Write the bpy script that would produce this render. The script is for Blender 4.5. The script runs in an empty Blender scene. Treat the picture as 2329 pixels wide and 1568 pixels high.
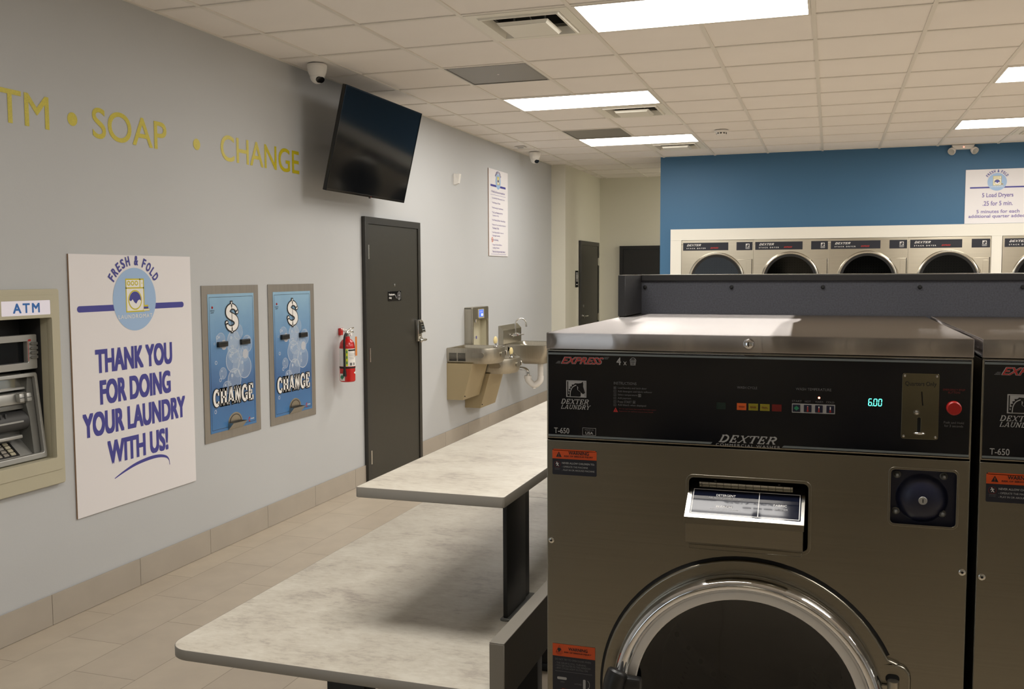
import bpy, bmesh, math, random
from mathutils import Vector, Matrix
from mathutils.geometry import tessellate_polygon

random.seed(7)
PI = math.pi
SC = bpy.context.scene
COL = SC.collection

# ------------------------------------------------------------------ camera, world, exposure
cam_d = bpy.data.cameras.new('camera')
cam_d.sensor_fit = 'HORIZONTAL'
cam_d.sensor_width = 36.0
cam_d.lens = 2187.27 / 2329 * 36.0
cam_d.clip_start = 0.02
cam = bpy.data.objects.new('camera', cam_d)
COL.objects.link(cam)
EYE = 1.641
yaw, pitch, roll = 0.3194, -0.0729, -0.0043
fw = Vector((-math.sin(yaw) * math.cos(pitch), math.cos(yaw) * math.cos(pitch), math.sin(pitch)))
rt = Vector((math.cos(yaw), math.sin(yaw), 0))
up = rt.cross(fw)
rt, up = math.cos(roll) * rt + math.sin(roll) * up, -math.sin(roll) * rt + math.cos(roll) * up
cam.matrix_world = Matrix(((rt.x, up.x, -fw.x, 0), (rt.y, up.y, -fw.y, 0), (rt.z, up.z, -fw.z, EYE), (0, 0, 0, 1)))
SC.camera = cam

world = bpy.data.worlds.new('world')
SC.world = world
world.use_nodes = True
world.node_tree.nodes['Background'].inputs['Color'].default_value = (0.90, 0.94, 1.0, 1)
world.node_tree.nodes['Background'].inputs['Strength'].default_value = 1.1

vs = SC.view_settings
SC.display_settings.display_device = 'sRGB'
vs.view_transform = 'Standard'
vs.look = 'None'
vs.gamma = 1.0
vs.use_curve_mapping = False
vs.exposure = 0.39
PANEL_POWER = 16.0
PANEL_COLOR = (1.0, 0.962, 0.91)

# ------------------------------------------------------------------ room dimensions (metres, camera above the origin)
XW = -3.4557          # left wall
CZ = 3.0436           # ceiling grid underside
TS = 0.6096           # ceiling tile
GX, GY = -0.1138, 5.5993
YB = 11.78            # blue dryer wall
XR, YF = 8.0, -2.1    # right wall, wall behind the camera
YJ, XH, YE = 12.1, -3.267, 14.05
XBL = -1.985          # left end of the blue wall


# ------------------------------------------------------------------ materials
def lin(c):
    return tuple(((x / 255) / 12.92 if x / 255 <= 0.04045 else ((x / 255 + 0.055) / 1.055) ** 2.4) for x in c)


def mat(name, rgb, rough=0.5, metal=0.0, spec=0.5, coat=0.0, noise=None, bump=None, emis=None, strength=0.0, aniso=None, srgb=True):
    m = bpy.data.materials.new(name)
    m.use_nodes = True
    nt = m.node_tree
    b = nt.nodes['Principled BSDF']
    c = lin(rgb) if srgb else rgb
    b.inputs['Base Color'].default_value = (*c, 1)
    b.inputs['Roughness'].default_value = rough
    b.inputs['Metallic'].default_value = metal
    b.inputs['Specular IOR Level'].default_value = spec
    b.inputs['Coat Weight'].default_value = coat
    b.inputs['Coat Roughness'].default_value = 0.03
    if emis is not None:
        b.inputs['Emission Color'].default_value = (*emis, 1)
        b.inputs['Emission Strength'].default_value = strength
    tc = None
    if noise or bump:
        tc = nt.nodes.new('ShaderNodeTexCoord')
    if noise:                      # (scale xyz, amount, detail)
        mp = nt.nodes.new('ShaderNodeMapping')
        mp.inputs['Scale'].default_value = noise[0]
        nt.links.new(tc.outputs['Object'], mp.inputs['Vector'])
        n = nt.nodes.new('ShaderNodeTexNoise')
        n.inputs['Scale'].default_value = 1.0
        n.inputs['Detail'].default_value = noise[2]
        nt.links.new(mp.outputs['Vector'], n.inputs['Vector'])
        r = nt.nodes.new('ShaderNodeMapRange')
        r.inputs['From Min'].default_value = 0.25
        r.inputs['From Max'].default_value = 0.75
        r.inputs['To Min'].default_value = 1 - noise[1]
        r.inputs['To Max'].default_value = 1 + noise[1]
        nt.links.new(n.outputs['Fac'], r.inputs['Value'])
        mx = nt.nodes.new('ShaderNodeVectorMath')
        mx.operation = 'SCALE'
        mx.inputs[0].default_value = c
        nt.links.new(r.outputs['Result'], mx.inputs['Scale'])
        nt.links.new(mx.outputs['Vector'], b.inputs['Base Color'])
    if bump:                       # (scale, strength, distance)
        n2 = nt.nodes.new('ShaderNodeTexNoise')
        n2.inputs['Scale'].default_value = bump[0]
        n2.inputs['Detail'].default_value = 3
        nt.links.new(tc.outputs['Object'], n2.inputs['Vector'])
        bp = nt.nodes.new('ShaderNodeBump')
        bp.inputs['Strength'].default_value = bump[1]
        bp.inputs['Distance'].default_value = bump[2]
        nt.links.new(n2.outputs['Fac'], bp.inputs['Height'])
        nt.links.new(bp.outputs['Normal'], b.inputs['Normal'])
    if aniso is not None:          # brushed across X: the gloss smears at right angles to X
        b.inputs['Anisotropic'].default_value = aniso
        g = nt.nodes.new('ShaderNodeNewGeometry')
        cr = nt.nodes.new('ShaderNodeVectorMath')
        cr.operation = 'CROSS_PRODUCT'
        cr.inputs[1].default_value = (1, 0, 0)
        nt.links.new(g.outputs['Normal'], cr.inputs[0])
        ad = nt.nodes.new('ShaderNodeVectorMath')
        ad.operation = 'ADD'
        ad.inputs[1].default_value = (0, 0.003, 0.004)
        nt.links.new(cr.outputs['Vector'], ad.inputs[0])
        nt.links.new(ad.outputs['Vector'], b.inputs['Tangent'])
    return m


M = {}
M['wall'] = mat('grey_wall_paint', (191, 193, 194), 0.55, spec=0.35, noise=((1.2, 1.2, 1.2), 0.02, 2), bump=(90, 0.12, 0.002))
M['wall_cream'] = mat('cream_wall_paint', (216, 213, 198), 0.55, spec=0.3, bump=(90, 0.1, 0.002))
M['wall_blue'] = mat('blue_wall_paint', (66, 108, 142), 0.5, spec=0.35, bump=(90, 0.1, 0.002))
M['tile_ceiling'] = mat('ceiling_tile_white', (239, 234, 229), 0.9, spec=0.1, noise=((3, 3, 3), 0.015, 2), bump=(220, 0.25, 0.002))
M['grid'] = mat('ceiling_grid_white', (228, 223, 214), 0.45)
M['base_tile'] = mat('baseboard_porcelain', (172, 163, 150), 0.5, noise=((6, 6, 6), 0.05, 4))
M['grout'] = mat('grout_brown', (105, 95, 82), 0.8)
M['white_trim'] = mat('white_trim_paint', (232, 229, 218), 0.45)
M['white'] = mat('white_plastic', (236, 233, 228), 0.4)
M['white_board'] = mat('white_sign_board', (232, 229, 230), 0.45)
M['board_edge'] = mat('brown_board_edge', (150, 120, 92), 0.7)
M['steel'] = mat('brushed_stainless', (146, 141, 128), 0.27, 1.0, noise=((3, 260, 260), 0.05, 2), aniso=0.4)
M['steel_top'] = mat('brushed_stainless_top', (182, 178, 172), 0.42, 1.0, noise=((3, 260, 260), 0.04, 2), aniso=1.0)
M['steel_dryer'] = mat('dryer_stainless', (192, 184, 166), 0.3, 1.0, noise=((3, 260, 260), 0.05, 2), aniso=0.6)
M['coin_steel'] = mat('coin_plate_steel', (122, 117, 98), 0.13, 1.0)
M['steel_plain'] = mat('satin_steel', (178, 172, 158), 0.34, 1.0, noise=((60, 4, 60), 0.05, 2))
M['steel_dull'] = mat('dull_zinc_plate', (158, 153, 145), 0.45, 0.7, noise=((40, 3, 3), 0.06, 3))
M['chrome'] = mat('polished_chrome', (225, 225, 225), 0.05, 1.0)
M['chrome_soft'] = mat('worn_chrome', (210, 208, 200), 0.16, 1.0)
M['tan'] = mat('tan_painted_steel', (168, 152, 118), 0.42, 0.25)
M['beige'] = mat('beige_plastic', (186, 180, 156), 0.5)
M['cream_rubber'] = mat('cream_bubbler', (222, 205, 150), 0.45)
M['door'] = mat('charcoal_door_paint', (50, 48, 41), 0.42, noise=((30, 30, 30), 0.05, 2))
M['door_frame'] = mat('charcoal_frame_paint', (46, 44, 39), 0.4)
M['black'] = mat('black_plastic', (22, 22, 22), 0.4)
M['black_gloss'] = mat('black_gloss', (14, 14, 16), 0.12)
M['dark'] = mat('dark_inside', (12, 12, 12), 0.8)
M['black_paint'] = mat('black_powder_coat', (17, 16, 15), 0.55)
M['rubber'] = mat('black_rubber', (18, 18, 18), 0.6)
M['tv_screen'] = mat('tv_screen_glass', (12, 15, 19), 0.09, spec=0.24)
M['panel_navy'] = mat('navy_control_overlay', (8, 10, 17), 0.14, spec=0.5, bump=(9, 0.03, 0.004))
M['navy'] = mat('navy_enamel', (22, 26, 50), 0.35)
M['lid_label'] = mat('glossy_navy_label', (20, 24, 40), 0.06, spec=0.6, bump=(14, 0.03, 0.002))
M['navy_label'] = mat('navy_label', (20, 23, 36), 0.45)
M['granite'] = mat('blue_grey_flecked_laminate', (54, 55, 61), 0.6, noise=((260, 260, 260), 0.28, 3))
M['granite_edge'] = mat('black_laminate', (34, 33, 33), 0.4)
M['edge_grey'] = mat('grey_edge_band', (132, 127, 118), 0.35)
M['gold'] = mat('gold_vinyl', (200, 186, 34), 0.35, 0.0, noise=((160, 160, 160), 0.12, 2), bump=(160, 0.5, 0.002))
M['ink_blue'] = mat('indigo_ink', (66, 66, 150), 0.45)
M['ink_blue2'] = mat('indigo_thin_ink', (96, 96, 160), 0.45)
M['sky_disc'] = mat('pale_blue_ink', (160, 190, 226), 0.45)
M['ink_yellow'] = mat('yellow_ink', (206, 192, 44), 0.45)
M['ink_cream'] = mat('cream_ink', (232, 220, 170), 0.45)
M['ink_white'] = mat('white_ink', (238, 236, 232), 0.45)
M['ink_grey'] = mat('grey_ink', (165, 165, 165), 0.45)
M['ink_dim'] = mat('dim_grey_ink', (104, 104, 106), 0.45)
M['ink_stripe'] = mat('stripe_grey', (112, 120, 122), 0.4)
M['ink_black'] = mat('black_ink', (24, 22, 22), 0.45)
M['ink_orange'] = mat('orange_ink', (206, 78, 22), 0.45)
M['ink_red'] = mat('red_ink', (178, 40, 34), 0.45)
M['ink_red_dim'] = mat('dull_red_ink', (110, 26, 20), 0.5)
M['atm_blue'] = mat('blue_lettering', (42, 110, 190), 0.45)
M['red_paint'] = mat('red_enamel', (196, 26, 24), 0.25, coat=0.3)
M['red_button'] = mat('red_button_plastic', (168, 28, 24), 0.35)
M['yellow'] = mat('yellow_ink_bright', (216, 222, 40), 0.5)
M['orange_tag'] = mat('orange_tag', (206, 120, 40), 0.6)
M['green'] = mat('green_ink', (40, 130, 92), 0.5)
M['green_dim'] = mat('dim_green_lens', (10, 34, 26), 0.4)
M['silver'] = mat('silver_plastic', (176, 176, 172), 0.35, 0.5)
M['silver_dark'] = mat('grey_silver_plastic', (120, 120, 116), 0.4, 0.4)
M['dark_grey'] = mat('dark_grey_plastic', (58, 58, 58), 0.45)
M['key_grey'] = mat('key_grey', (170, 165, 155), 0.4, 0.4)
M['return_grille'] = mat('perforated_grey_metal', (118, 116, 110), 0.5, 0.3)
M['diffuser'] = mat('light_diffuser', (255, 252, 245), 0.6, emis=PANEL_COLOR, strength=PANEL_POWER)
M['led_red'] = mat('red_led', (255, 60, 40), 0.4, emis=(1.0, 0.12, 0.06), strength=14)
M['led_spot'] = mat('small_red_led', (255, 60, 40), 0.4, emis=(1.0, 0.15, 0.1), strength=4)
M['led_cyan'] = mat('cyan_digits', (90, 240, 220), 0.4, emis=(0.12, 0.95, 0.72), strength=1.6)
M['lcd_blue'] = mat('blue_lcd', (60, 90, 190), 0.4, emis=(0.12, 0.22, 0.75), strength=0.6)
M['lcd_white'] = mat('lit_lcd_square', (220, 230, 255), 0.4, emis=(0.75, 0.85, 1.0), strength=1.6)
M['atm_sign'] = mat('lit_atm_sign', (232, 226, 236), 0.4, emis=(0.9, 0.88, 1.0), strength=0.12)
M['lens_orange'] = mat('orange_lens', (214, 96, 40), 0.35)
M['lens_yellow'] = mat('olive_yellow_lens', (142, 132, 34), 0.35)
M['lens_red'] = mat('dark_red_lens', (112, 24, 20), 0.35)
M['purple_ink'] = mat('violet_ink', (118, 104, 168), 0.45)


def glass_mat(name, tint, rough=0.03):
    m = bpy.data.materials.new(name)
    m.use_nodes = True
    nt = m.node_tree
    nt.nodes.remove(nt.nodes['Principled BSDF'])
    out = nt.nodes['Material Output']
    t = nt.nodes.new('ShaderNodeBsdfTransparent')
    t.inputs['Color'].default_value = (*tint, 1)
    g = nt.nodes.new('ShaderNodeBsdfGlossy')
    g.inputs['Roughness'].default_value = rough
    fr = nt.nodes.new('ShaderNodeFresnel')
    fr.inputs['IOR'].default_value = 1.5
    mx = nt.nodes.new('ShaderNodeMixShader')
    nt.links.new(fr.outputs['Fac'], mx.inputs['Fac'])
    nt.links.new(t.outputs['BSDF'], mx.inputs[1])
    nt.links.new(g.outputs['BSDF'], mx.inputs[2])
    nt.links.new(mx.outputs['Shader'], out.inputs['Surface'])
    return m


def brushed_mat(name, rgb, rough, k):
    """metal brushed along X: mirror-like across X, wide spread at right angles to it"""
    m = bpy.data.materials.new(name)
    m.use_nodes = True
    nt = m.node_tree
    nt.nodes.remove(nt.nodes['Principled BSDF'])
    g = nt.nodes.new('ShaderNodeBsdfAnisotropic')
    g.inputs['Color'].default_value = (*lin(rgb), 1)
    g.inputs['Roughness'].default_value = rough
    g.inputs['Anisotropy'].default_value = k
    cb = nt.nodes.new('ShaderNodeCombineXYZ')
    cb.inputs['X'].default_value = 1.0
    cb.inputs['Z'].default_value = 0.004
    nt.links.new(cb.outputs[0], g.inputs['Tangent'])
    nt.links.new(g.outputs['BSDF'], nt.nodes['Material Output'].inputs['Surface'])
    return m


M['steel_top'] = brushed_mat('brushed_stainless_top', (168, 164, 162), 0.10, 0.95)
M['door_glass'] = glass_mat('smoked_door_glass', (0.30, 0.31, 0.29))
M['pane'] = glass_mat('window_glass', (0.9, 0.93, 0.92))
M['clear'] = glass_mat('clear_plastic', (0.8, 0.85, 0.9), 0.1)


def floor_mat():
    m = mat('porcelain_floor_tile', (190, 178, 160), 0.42, spec=0.4)
    nt = m.node_tree
    b = nt.nodes['Principled BSDF']
    tc = nt.nodes.new('ShaderNodeTexCoord')
    sp = nt.nodes.new('ShaderNodeSeparateXYZ')
    nt.links.new(tc.outputs['Object'], sp.inputs['Vector'])
    ax = nt.nodes.new('ShaderNodeMath'); ax.operation = 'ADD'; ax.inputs[1].default_value = 3.272 + 0.309 * 40
    ay = nt.nodes.new('ShaderNodeMath'); ay.operation = 'SUBTRACT'; ay.inputs[1].default_value = 3.126 - 0.598 * 40
    nt.links.new(sp.outputs['X'], ax.inputs[0])
    nt.links.new(sp.outputs['Y'], ay.inputs[0])
    cb = nt.nodes.new('ShaderNodeCombineXYZ')
    nt.links.new(ay.outputs[0], cb.inputs['X'])
    nt.links.new(ax.outputs[0], cb.inputs['Y'])
    br = nt.nodes.new('ShaderNodeTexBrick')
    br.offset = 0.5
    br.inputs['Scale'].default_value = 1.0
    br.inputs['Mortar Size'].default_value = 0.0022
    br.inputs['Mortar Smooth'].default_value = 0.2
    br.inputs['Brick Width'].default_value = 0.598
    br.inputs['Row Height'].default_value = 0.309
    br.inputs['Color1'].default_value = (*lin((188, 176, 158)), 1)
    br.inputs['Color2'].default_value = (*lin((182, 170, 153)), 1)
    br.inputs['Mortar'].default_value = (*lin((146, 134, 116)), 1)
    nt.links.new(cb.outputs[0], br.inputs['Vector'])
    n = nt.nodes.new('ShaderNodeTexNoise')
    n.inputs['Scale'].default_value = 7
    n.inputs['Detail'].default_value = 6
    nt.links.new(tc.outputs['Object'], n.inputs['Vector'])
    r = nt.nodes.new('ShaderNodeMapRange')
    r.inputs['From Min'].default_value = 0.3
    r.inputs['From Max'].default_value = 0.7
    r.inputs['To Min'].default_value = 0.95
    r.inputs['To Max'].default_value = 1.05
    nt.links.new(n.outputs['Fac'], r.inputs['Value'])
    mx = nt.nodes.new('ShaderNodeVectorMath'); mx.operation = 'SCALE'
    nt.links.new(br.outputs['Color'], mx.inputs[0])
    nt.links.new(r.outputs['Result'], mx.inputs['Scale'])
    nt.links.new(mx.outputs['Vector'], b.inputs['Base Color'])
    bp = nt.nodes.new('ShaderNodeBump')
    bp.invert = True
    bp.inputs['Strength'].default_value = 0.3
    bp.inputs['Distance'].default_value = 0.002
    nt.links.new(br.outputs['Fac'], bp.inputs['Height'])
    nt.links.new(bp.outputs['Normal'], b.inputs['Normal'])
    return m


def laminate_mat():
    m = mat('mottled_stone_laminate', (204, 198, 184), 0.38, spec=0.4)
    nt = m.node_tree
    b = nt.nodes['Principled BSDF']
    tc = nt.nodes.new('ShaderNodeTexCoord')

    def noise(scale, sc, det, dist=0.0):
        mp = nt.nodes.new('ShaderNodeMapping')
        mp.inputs['Scale'].default_value = sc
        nt.links.new(tc.outputs['Object'], mp.inputs['Vector'])
        n = nt.nodes.new('ShaderNodeTexNoise')
        n.inputs['Scale'].default_value = scale
        n.inputs['Detail'].default_value = det
        n.inputs['Roughness'].default_value = 0.65
        n.inputs['Distortion'].default_value = dist
        nt.links.new(mp.outputs['Vector'], n.inputs['Vector'])
        return n
    n1 = noise(7.5, (0.85, 1.05, 1), 11, 0.2)
    n2 = noise(60, (0.6, 1.4, 1), 9, 0.4)
    mxf = nt.nodes.new('ShaderNodeMix')
    mxf.inputs['Factor'].default_value = 0.42
    nt.links.new(n1.outputs['Fac'], mxf.inputs[2])
    nt.links.new(n2.outputs['Fac'], mxf.inputs[3])
    cr = nt.nodes.new('ShaderNodeValToRGB')
    e = cr.color_ramp.elements
    e[0].position = 0.35
    e[0].color = (*lin((166, 157, 147)), 1)
    e[1].position = 0.62
    e[1].color = (*lin((212, 207, 194)), 1)
    k = e.new(0.47)
    k.color = (*lin((197, 190, 176)), 1)
    nt.links.new(mxf.outputs[0], cr.inputs['Fac'])
    nt.links.new(cr.outputs['Color'], b.inputs['Base Color'])
    return m


def bubbles_mat():
    """Blue backdrop of the change machine overlay: pale at the top, deep blue below, as printed."""
    m = mat('blue_printed_overlay', (90, 150, 205), 0.3)
    nt = m.node_tree
    b = nt.nodes['Principled BSDF']
    tc = nt.nodes.new('ShaderNodeTexCoord')
    sp = nt.nodes.new('ShaderNodeSeparateXYZ')
    nt.links.new(tc.outputs['Object'], sp.inputs['Vector'])
    n = nt.nodes.new('ShaderNodeTexNoise')
    n.inputs['Scale'].default_value = 9
    nt.links.new(tc.outputs['Object'], n.inputs['Vector'])
    mu = nt.nodes.new('ShaderNodeMath'); mu.operation = 'MULTIPLY_ADD'
    mu.inputs[1].default_value = 0.12
    nt.links.new(n.outputs['Fac'], mu.inputs[0])
    nt.links.new(sp.outputs['Y'], mu.inputs[2])
    cr = nt.nodes.new('ShaderNodeValToRGB')
    e = cr.color_ramp.elements
    e[0].position = 0.1
    e[0].color = (*lin((66, 120, 174)), 1)
    e[1].position = 0.95
    e[1].color = (*lin((150, 188, 214)), 1)
    k = e.new(0.38); k.color = (*lin((70, 108, 158)), 1)
    k = e.new(0.62); k.color = (*lin((102, 144, 188)), 1)
    nt.links.new(mu.outputs[0], cr.inputs['Fac'])
    nt.links.new(cr.outputs['Color'], b.inputs['Base Color'])
    return m


def alpha_mat(name, rgb, a):
    m = mat(name, rgb, 0.4)
    m.node_tree.nodes['Principled BSDF'].inputs['Alpha'].default_value = a
    return m


def perforated_mat(name, rgb, hole, pitch, r):
    """Metal with a grid of punched dots (object space)."""
    m = mat(name, rgb, 0.45, 0.3)
    nt = m.node_tree
    b = nt.nodes['Principled BSDF']
    tc = nt.nodes.new('ShaderNodeTexCoord')
    v = nt.nodes.new('ShaderNodeTexVoronoi')
    v.inputs['Scale'].default_value = 1 / pitch
    v.inputs['Randomness'].default_value = 0.0
    nt.links.new(tc.outputs['Object'], v.inputs['Vector'])
    g = nt.nodes.new('ShaderNodeMath'); g.operation = 'GREATER_THAN'; g.inputs[1].default_value = r
    nt.links.new(v.outputs['Distance'], g.inputs[0])
    mx = nt.nodes.new('ShaderNodeMix'); mx.data_type = 'RGBA'
    mx.inputs[6].default_value = (*lin(hole), 1)
    mx.inputs[7].default_value = (*lin(rgb), 1)
    nt.links.new(g.outputs[0], mx.inputs['Factor'])
    nt.links.new(mx.outputs[2], b.inputs['Base Color'])
    return m


M['floor'] = floor_mat()
M['laminate'] = laminate_mat()
M['overlay'] = bubbles_mat()
M['bubble'] = alpha_mat('bubble_ink', (220, 235, 250), 0.22)
M['bubble_rim'] = alpha_mat('bubble_rim_ink', (232, 240, 250), 0.5)
M['bubble_glow'] = alpha_mat('bubble_glow_ink', (250, 240, 232), 0.5)
M['return_grille'] = perforated_mat('perforated_return', (150, 147, 140), (92, 90, 85), 0.012, 0.3)
M['drum'] = perforated_mat('perforated_drum', (70, 70, 66), (8, 8, 8), 0.03, 0.22)


# ------------------------------------------------------------------ geometry helpers
def rrect_pts(x0, y0, x1, y1, r, n=6):
    if r <= 0:
        return [(x0, y0), (x1, y0), (x1, y1), (x0, y1)]
    pts = []
    for cx, cy, a0 in ((x1 - r, y0 + r, -90), (x1 - r, y1 - r, 0), (x0 + r, y1 - r, 90), (x0 + r, y0 + r, 180)):
        for i in range(n + 1):
            a = math.radians(a0 + 90 * i / n)
            pts.append((cx + r * math.cos(a), cy + r * math.sin(a)))
    return pts


def circ_pts(cx, cy, r, n=48, ry=None):
    ry = ry or r
    return [(cx + r * math.cos(2 * PI * i / n), cy + ry * math.sin(2 * PI * i / n)) for i in range(n)]


_plate_cache = {}


def curve_mesh(cu):
    o = bpy.data.objects.new('tmp_curve', cu)
    me = bpy.data.meshes.new_from_object(o)
    v = [tuple(p.co) for p in me.vertices]
    f = [tuple(p.vertices) for p in me.polygons]
    bpy.data.objects.remove(o)
    bpy.data.meshes.remove(me)
    return v, f


_text_cache = {}


def text_mesh(s, shear=0.0, spacing=1.0, res=4):
    key = (s, shear, spacing, res)
    if key not in _text_cache:
        cu = bpy.data.curves.new('tmp_text', 'FONT')
        cu.body = s
        cu.size = 1.0
        cu.shear = shear
        cu.space_character = spacing
        cu.space_line = 1.0
        cu.resolution_u = res
        cu.fill_mode = 'FRONT'
        v, f = curve_mesh(cu)
        bpy.data.curves.remove(cu)
        x0 = min(p[0] for p in v); x1 = max(p[0] for p in v)
        y0 = min(p[1] for p in v); y1 = max(p[1] for p in v)
        v = [((p[0] - x0) / (x1 - x0), (p[1] - y0) / (y1 - y0)) for p in v]
        _text_cache[key] = (v, f, (x1 - x0) / (y1 - y0))
    return _text_cache[key]


def _arc(cx, cy, rx, ry, a0, a1, n=14):
    return [(cx + rx * math.cos(math.radians(a0 + (a1 - a0) * i / n)), cy + ry * math.sin(math.radians(a0 + (a1 - a0) * i / n))) for i in range(n + 1)]


# slab / serif glyphs: (list of (polyline, weight), list of serif bars (cx, cy, half length, vertical?))
SER = {
    'C': ([(_arc(.53, .5, .38, .44, 48, 312), 1)], [(.8, .78, .14, 1), (.8, .2, .1, 1)], 1.0),
    'H': ([([(.22, 0), (.22, 1)], 1), ([(.78, 0), (.78, 1)], 1), ([(.22, .5), (.78, .5)], .6)], [(.22, 0, .2, 0), (.22, 1, .2, 0), (.78, 0, .2, 0), (.78, 1, .2, 0)], 1.05),
    'A': ([([(.14, 0), (.46, 1)], .6), ([(.54, 1), (.84, 0)], 1), ([(.26, .3), (.74, .3)], .55)], [(.14, 0, .15, 0), (.84, 0, .17, 0)], 1.05),
    'N': ([([(.2, 0), (.2, 1)], .7), ([(.18, 1), (.8, 0)], 1), ([(.8, 0), (.8, 1)], .7)], [(.2, 0, .18, 0), (.14, 1, .14, 0), (.8, 1, .18, 0)], 1.05),
    'G': ([(_arc(.52, .5, .38, .44, 48, 300), 1), ([(.78, .06), (.78, .42)], 1)], [(.78, .42, .2, 0), (.8, .78, .14, 1)], 1.05),
    'E': ([([(.24, 0), (.24, 1)], 1), ([(.1, .03), (.82, .03)], .55), ([(.1, .97), (.8, .97)], .55), ([(.24, .5), (.6, .5)], .55)], [(.82, .14, .15, 1), (.8, .86, .15, 1), (.6, .5, .13, 1)], .9),
    'D': ([([(.22, 0), (.22, 1)], 1), ([(.06, .03), (.45, .03)], .5), ([(.06, .97), (.45, .97)], .5), (_arc(.42, .5, .42, .47, 90, -90), 1)], [], 1.05),
    'X': ([([(.16, 1), (.84, 0)], 1), ([(.84, 1), (.16, 0)], .5)], [(.16, 1, .16, 0), (.84, 1, .14, 0), (.16, 0, .14, 0), (.84, 0, .16, 0)], 1.0),
    'T': ([([(.5, 0), (.5, 1)], 1), ([(.06, .97), (.94, .97)], .5)], [(.5, 0, .2, 0), (.06, .86, .13, 1), (.94, .86, .13, 1)], .95),
    'R': ([([(.22, 0), (.22, 1)], 1), ([(.06, .97), (.5, .97)], .5), ([(.22, .5), (.5, .5)], .5), (_arc(.48, .735, .3, .235, 90, -90), 1), ([(.5, .5), (.86, 0)], 1)], [(.22, 0, .17, 0), (.86, 0, .13, 0)], 1.05),
    'L': ([([(.24, 0), (.24, 1)], 1), ([(.1, .03), (.82, .03)], .5)], [(.24, 1, .18, 0), (.84, .14, .14, 1)], .9),
    'U': ([([(.2, 1), (.2, .35)] + _arc(.5, .35, .3, .31, 180, 360) + [(.8, .35), (.8, 1)], .85)], [(.2, 1, .18, 0), (.8, 1, .16, 0)], 1.05),
    'Y': ([([(.14, 1), (.5, .45)], 1), ([(.86, 1), (.5, .45)], .5), ([(.5, .45), (.5, 0)], 1)], [(.14, 1, .16, 0), (.86, 1, .14, 0), (.5, 0, .18, 0)], 1.0),
}


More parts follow.
